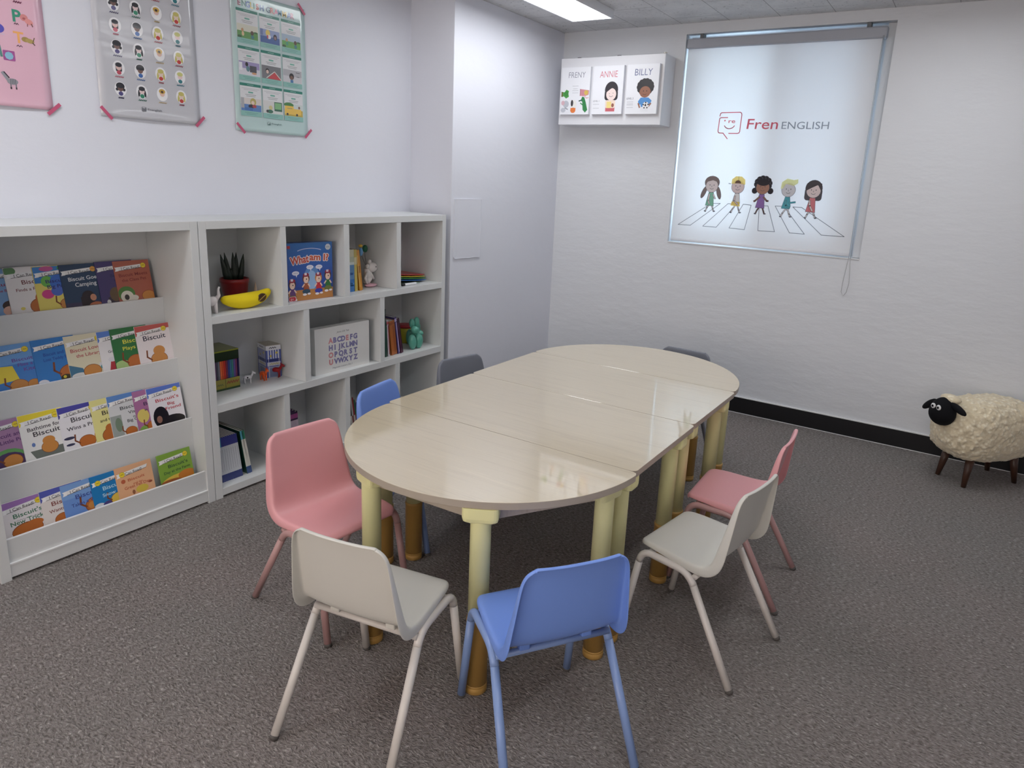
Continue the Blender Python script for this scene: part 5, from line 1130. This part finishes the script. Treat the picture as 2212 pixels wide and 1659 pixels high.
# books, middle row right
for lab, y, w, h, tl, c, stripe in (
    ('tall black-green book against the divider, right middle cubby', 1.366, 0.009, 0.290, 0, S(25, 40, 40), S(60, 90, 85)),
    ('green slim book, second in the right middle cubby', 1.377, 0.013, 0.215, -1, S(35, 85, 65), S(25, 50, 45)),
    ('pink and white slim book, right middle cubby', 1.397, 0.017, 0.222, -4, S(205, 200, 205), S(190, 95, 105)),
    ('wide brown-orange book, right middle cubby', 1.428, 0.046, 0.212, -7, S(175, 100, 45), S(150, 80, 35)),
    ('lilac and indigo slim book, right middle cubby', 1.481, 0.018, 0.232, -8.5, S(75, 60, 120), S(190, 175, 215)),
    ('dark plum book leaning last in the right middle cubby', 1.506, 0.022, 0.222, -10, S(75, 25, 55), S(45, 15, 35))):
    A = Art(); A.rect(w * 0.55, 0.01, w * 0.9, h * 0.86, stripe); A.rect(0, h * 0.88, w, h * 0.96, stripe)
    spinebook(lab, y, Z2, 0.292, w, 0.165, h, math.radians(tl), c, A)
T = thing('toy_bucket', 'small yellow woven cup with a red rim behind the books', 'cup', (0.115, 1.735, Z2)); MB().lathe([(0.036, 0), (0.040, 0.004), (0.050, 0.102), (0.046, 0.103)], 24, col=S(190, 180, 50)).build('cup_body', M_vin, T); MB().lathe([(0.051, 0.100), (0.053, 0.104), (0.053, 0.118), (0.048, 0.119)], 24, col=S(170, 40, 50)).build('rim', M_vin, T)
# balloon-dog ornament
T = thing('balloon_dog', 'mint-green balloon dog ornament in the right middle cubby', 'figurine', (0.265, 1.668, Z2)); mn = plain('mint_ceramic', (0.10, 0.36, 0.28, 1), 0.3)
mb = MB()
for (x, y, z, rx, ry, rz, a) in ((0.015, -0.046, 0.049, 0.024, 0.026, 0.049, 5), (0.018, 0.008, 0.050, 0.026, 0.029, 0.051, -3), (-0.045, 0.066, 0.062, 0.026, 0.027, 0.050, -14), (-0.070, 0.020, 0.055, 0.022, 0.022, 0.052, 0),
                                 (-0.010, 0.020, 0.094, 0.050, 0.030, 0.022, 0), (0.006, -0.010, 0.098, 0.018, 0.018, 0.026, 20), (0.024, -0.034, 0.126, 0.026, 0.025, 0.023, 30), (-0.004, -0.030, 0.160, 0.018, 0.019, 0.032, 8), (-0.006, 0.012, 0.160, 0.019, 0.021, 0.036, -6), (-0.020, 0.036, 0.122, 0.019, 0.020, 0.032, -25)):
    mb.ball((x, y, z), (rx, ry, rz), rot=Matrix.Rotation(math.radians(a), 3, 'X'), n=20)
mb.build('ornament_body', mn, T)
# bottom row: blue and white workbooks
for i in range(9):
    A = Art(); w = 0.0118; h = 0.228
    A.rect(0, 0.180, w, h, S(60, 65, 140)); A.rect(0, 0.038, w, 0.180, S(208, 212, 218)); A.rect(0, 0, w, 0.038, S(40, 55, 120)); A.line([(w * 0.5, 0.055), (w * 0.5, 0.165)], 0.0012, S(120, 125, 140))
    if i == 0: A.rect(0, 0.180, w, h, S(70, 150, 175))
    spinebook('blue and white workbook, %s in the bottom left cubby' % ('first', 'second', 'third', 'fourth', 'fifth', 'sixth', 'seventh', 'eighth', 'ninth')[i], 0.2845 + i * 0.0122, Z3, 0.292, w, 0.205, h, math.radians(-3 - 0.35 * i) if i else math.radians(-2.6), S(35, 40, 95), A, 'blue and white workbooks in the bottom left cubby', 'workbook')
for k, (y, tl) in enumerate(((0.418, -7.5), (0.432, -8.5))):
    A = Art(); w = 0.0135; h = 0.232
    A.rect(0, 0.186, w, h, S(90, 170, 190) if k == 0 else S(50, 130, 100)); A.rect(0, 0.038, w, 0.186, S(215, 215, 205)); A.rect(0, 0, w, 0.038, S(45, 75, 130))
    spinebook('%s-topped workbook leaning at the end of the bottom left row' % ('light blue', 'green')[k], y, Z3, 0.292, w, 0.205, h, math.radians(tl), S(30, 75, 60), A, 'blue and white workbooks in the bottom left cubby', 'workbook')
for k in range(3):
    A = Art(); A.rect(0, 0.19, 0.018, 0.215, S(170, 80, 140)); A.rect(0, 0.05, 0.018, 0.18, S(205, 185, 200)); scribble(A, 0.009, 0.12, 0.01, 0.03, S(150, 110, 130), 5)
    spinebook('purple and pink book, %s in the second bottom cubby' % ('first', 'middle', 'last')[k], 0.718 + k * 0.0185, Z3, 0.25, 0.0175, 0.19, 0.246 - 0.010 * k, math.radians(-1.5 - 0.6 * k), S(60, 35, 70), A, 'purple books in the second bottom cubby')
for k, (nm, c) in enumerate((('black', S(25, 25, 30)), ('white', S(190, 190, 190)), ('red', S(150, 40, 50)), ('green', S(45, 100, 70)), ('indigo', S(60, 60, 110)))):
    A = Art(); A.rect(0, 0.04, 0.013, 0.10, S(200, 195, 190) if k % 2 == 0 else S(120, 60, 60))
    spinebook('%s slim book beside the blue chair back, third bottom cubby' % nm, 1.132 + k * 0.0135, Z3, 0.26, 0.0128, 0.19, 0.245 - 0.018 * k, math.radians(-6 - k * 0.8), c, A, 'slim books in the third bottom cubby')
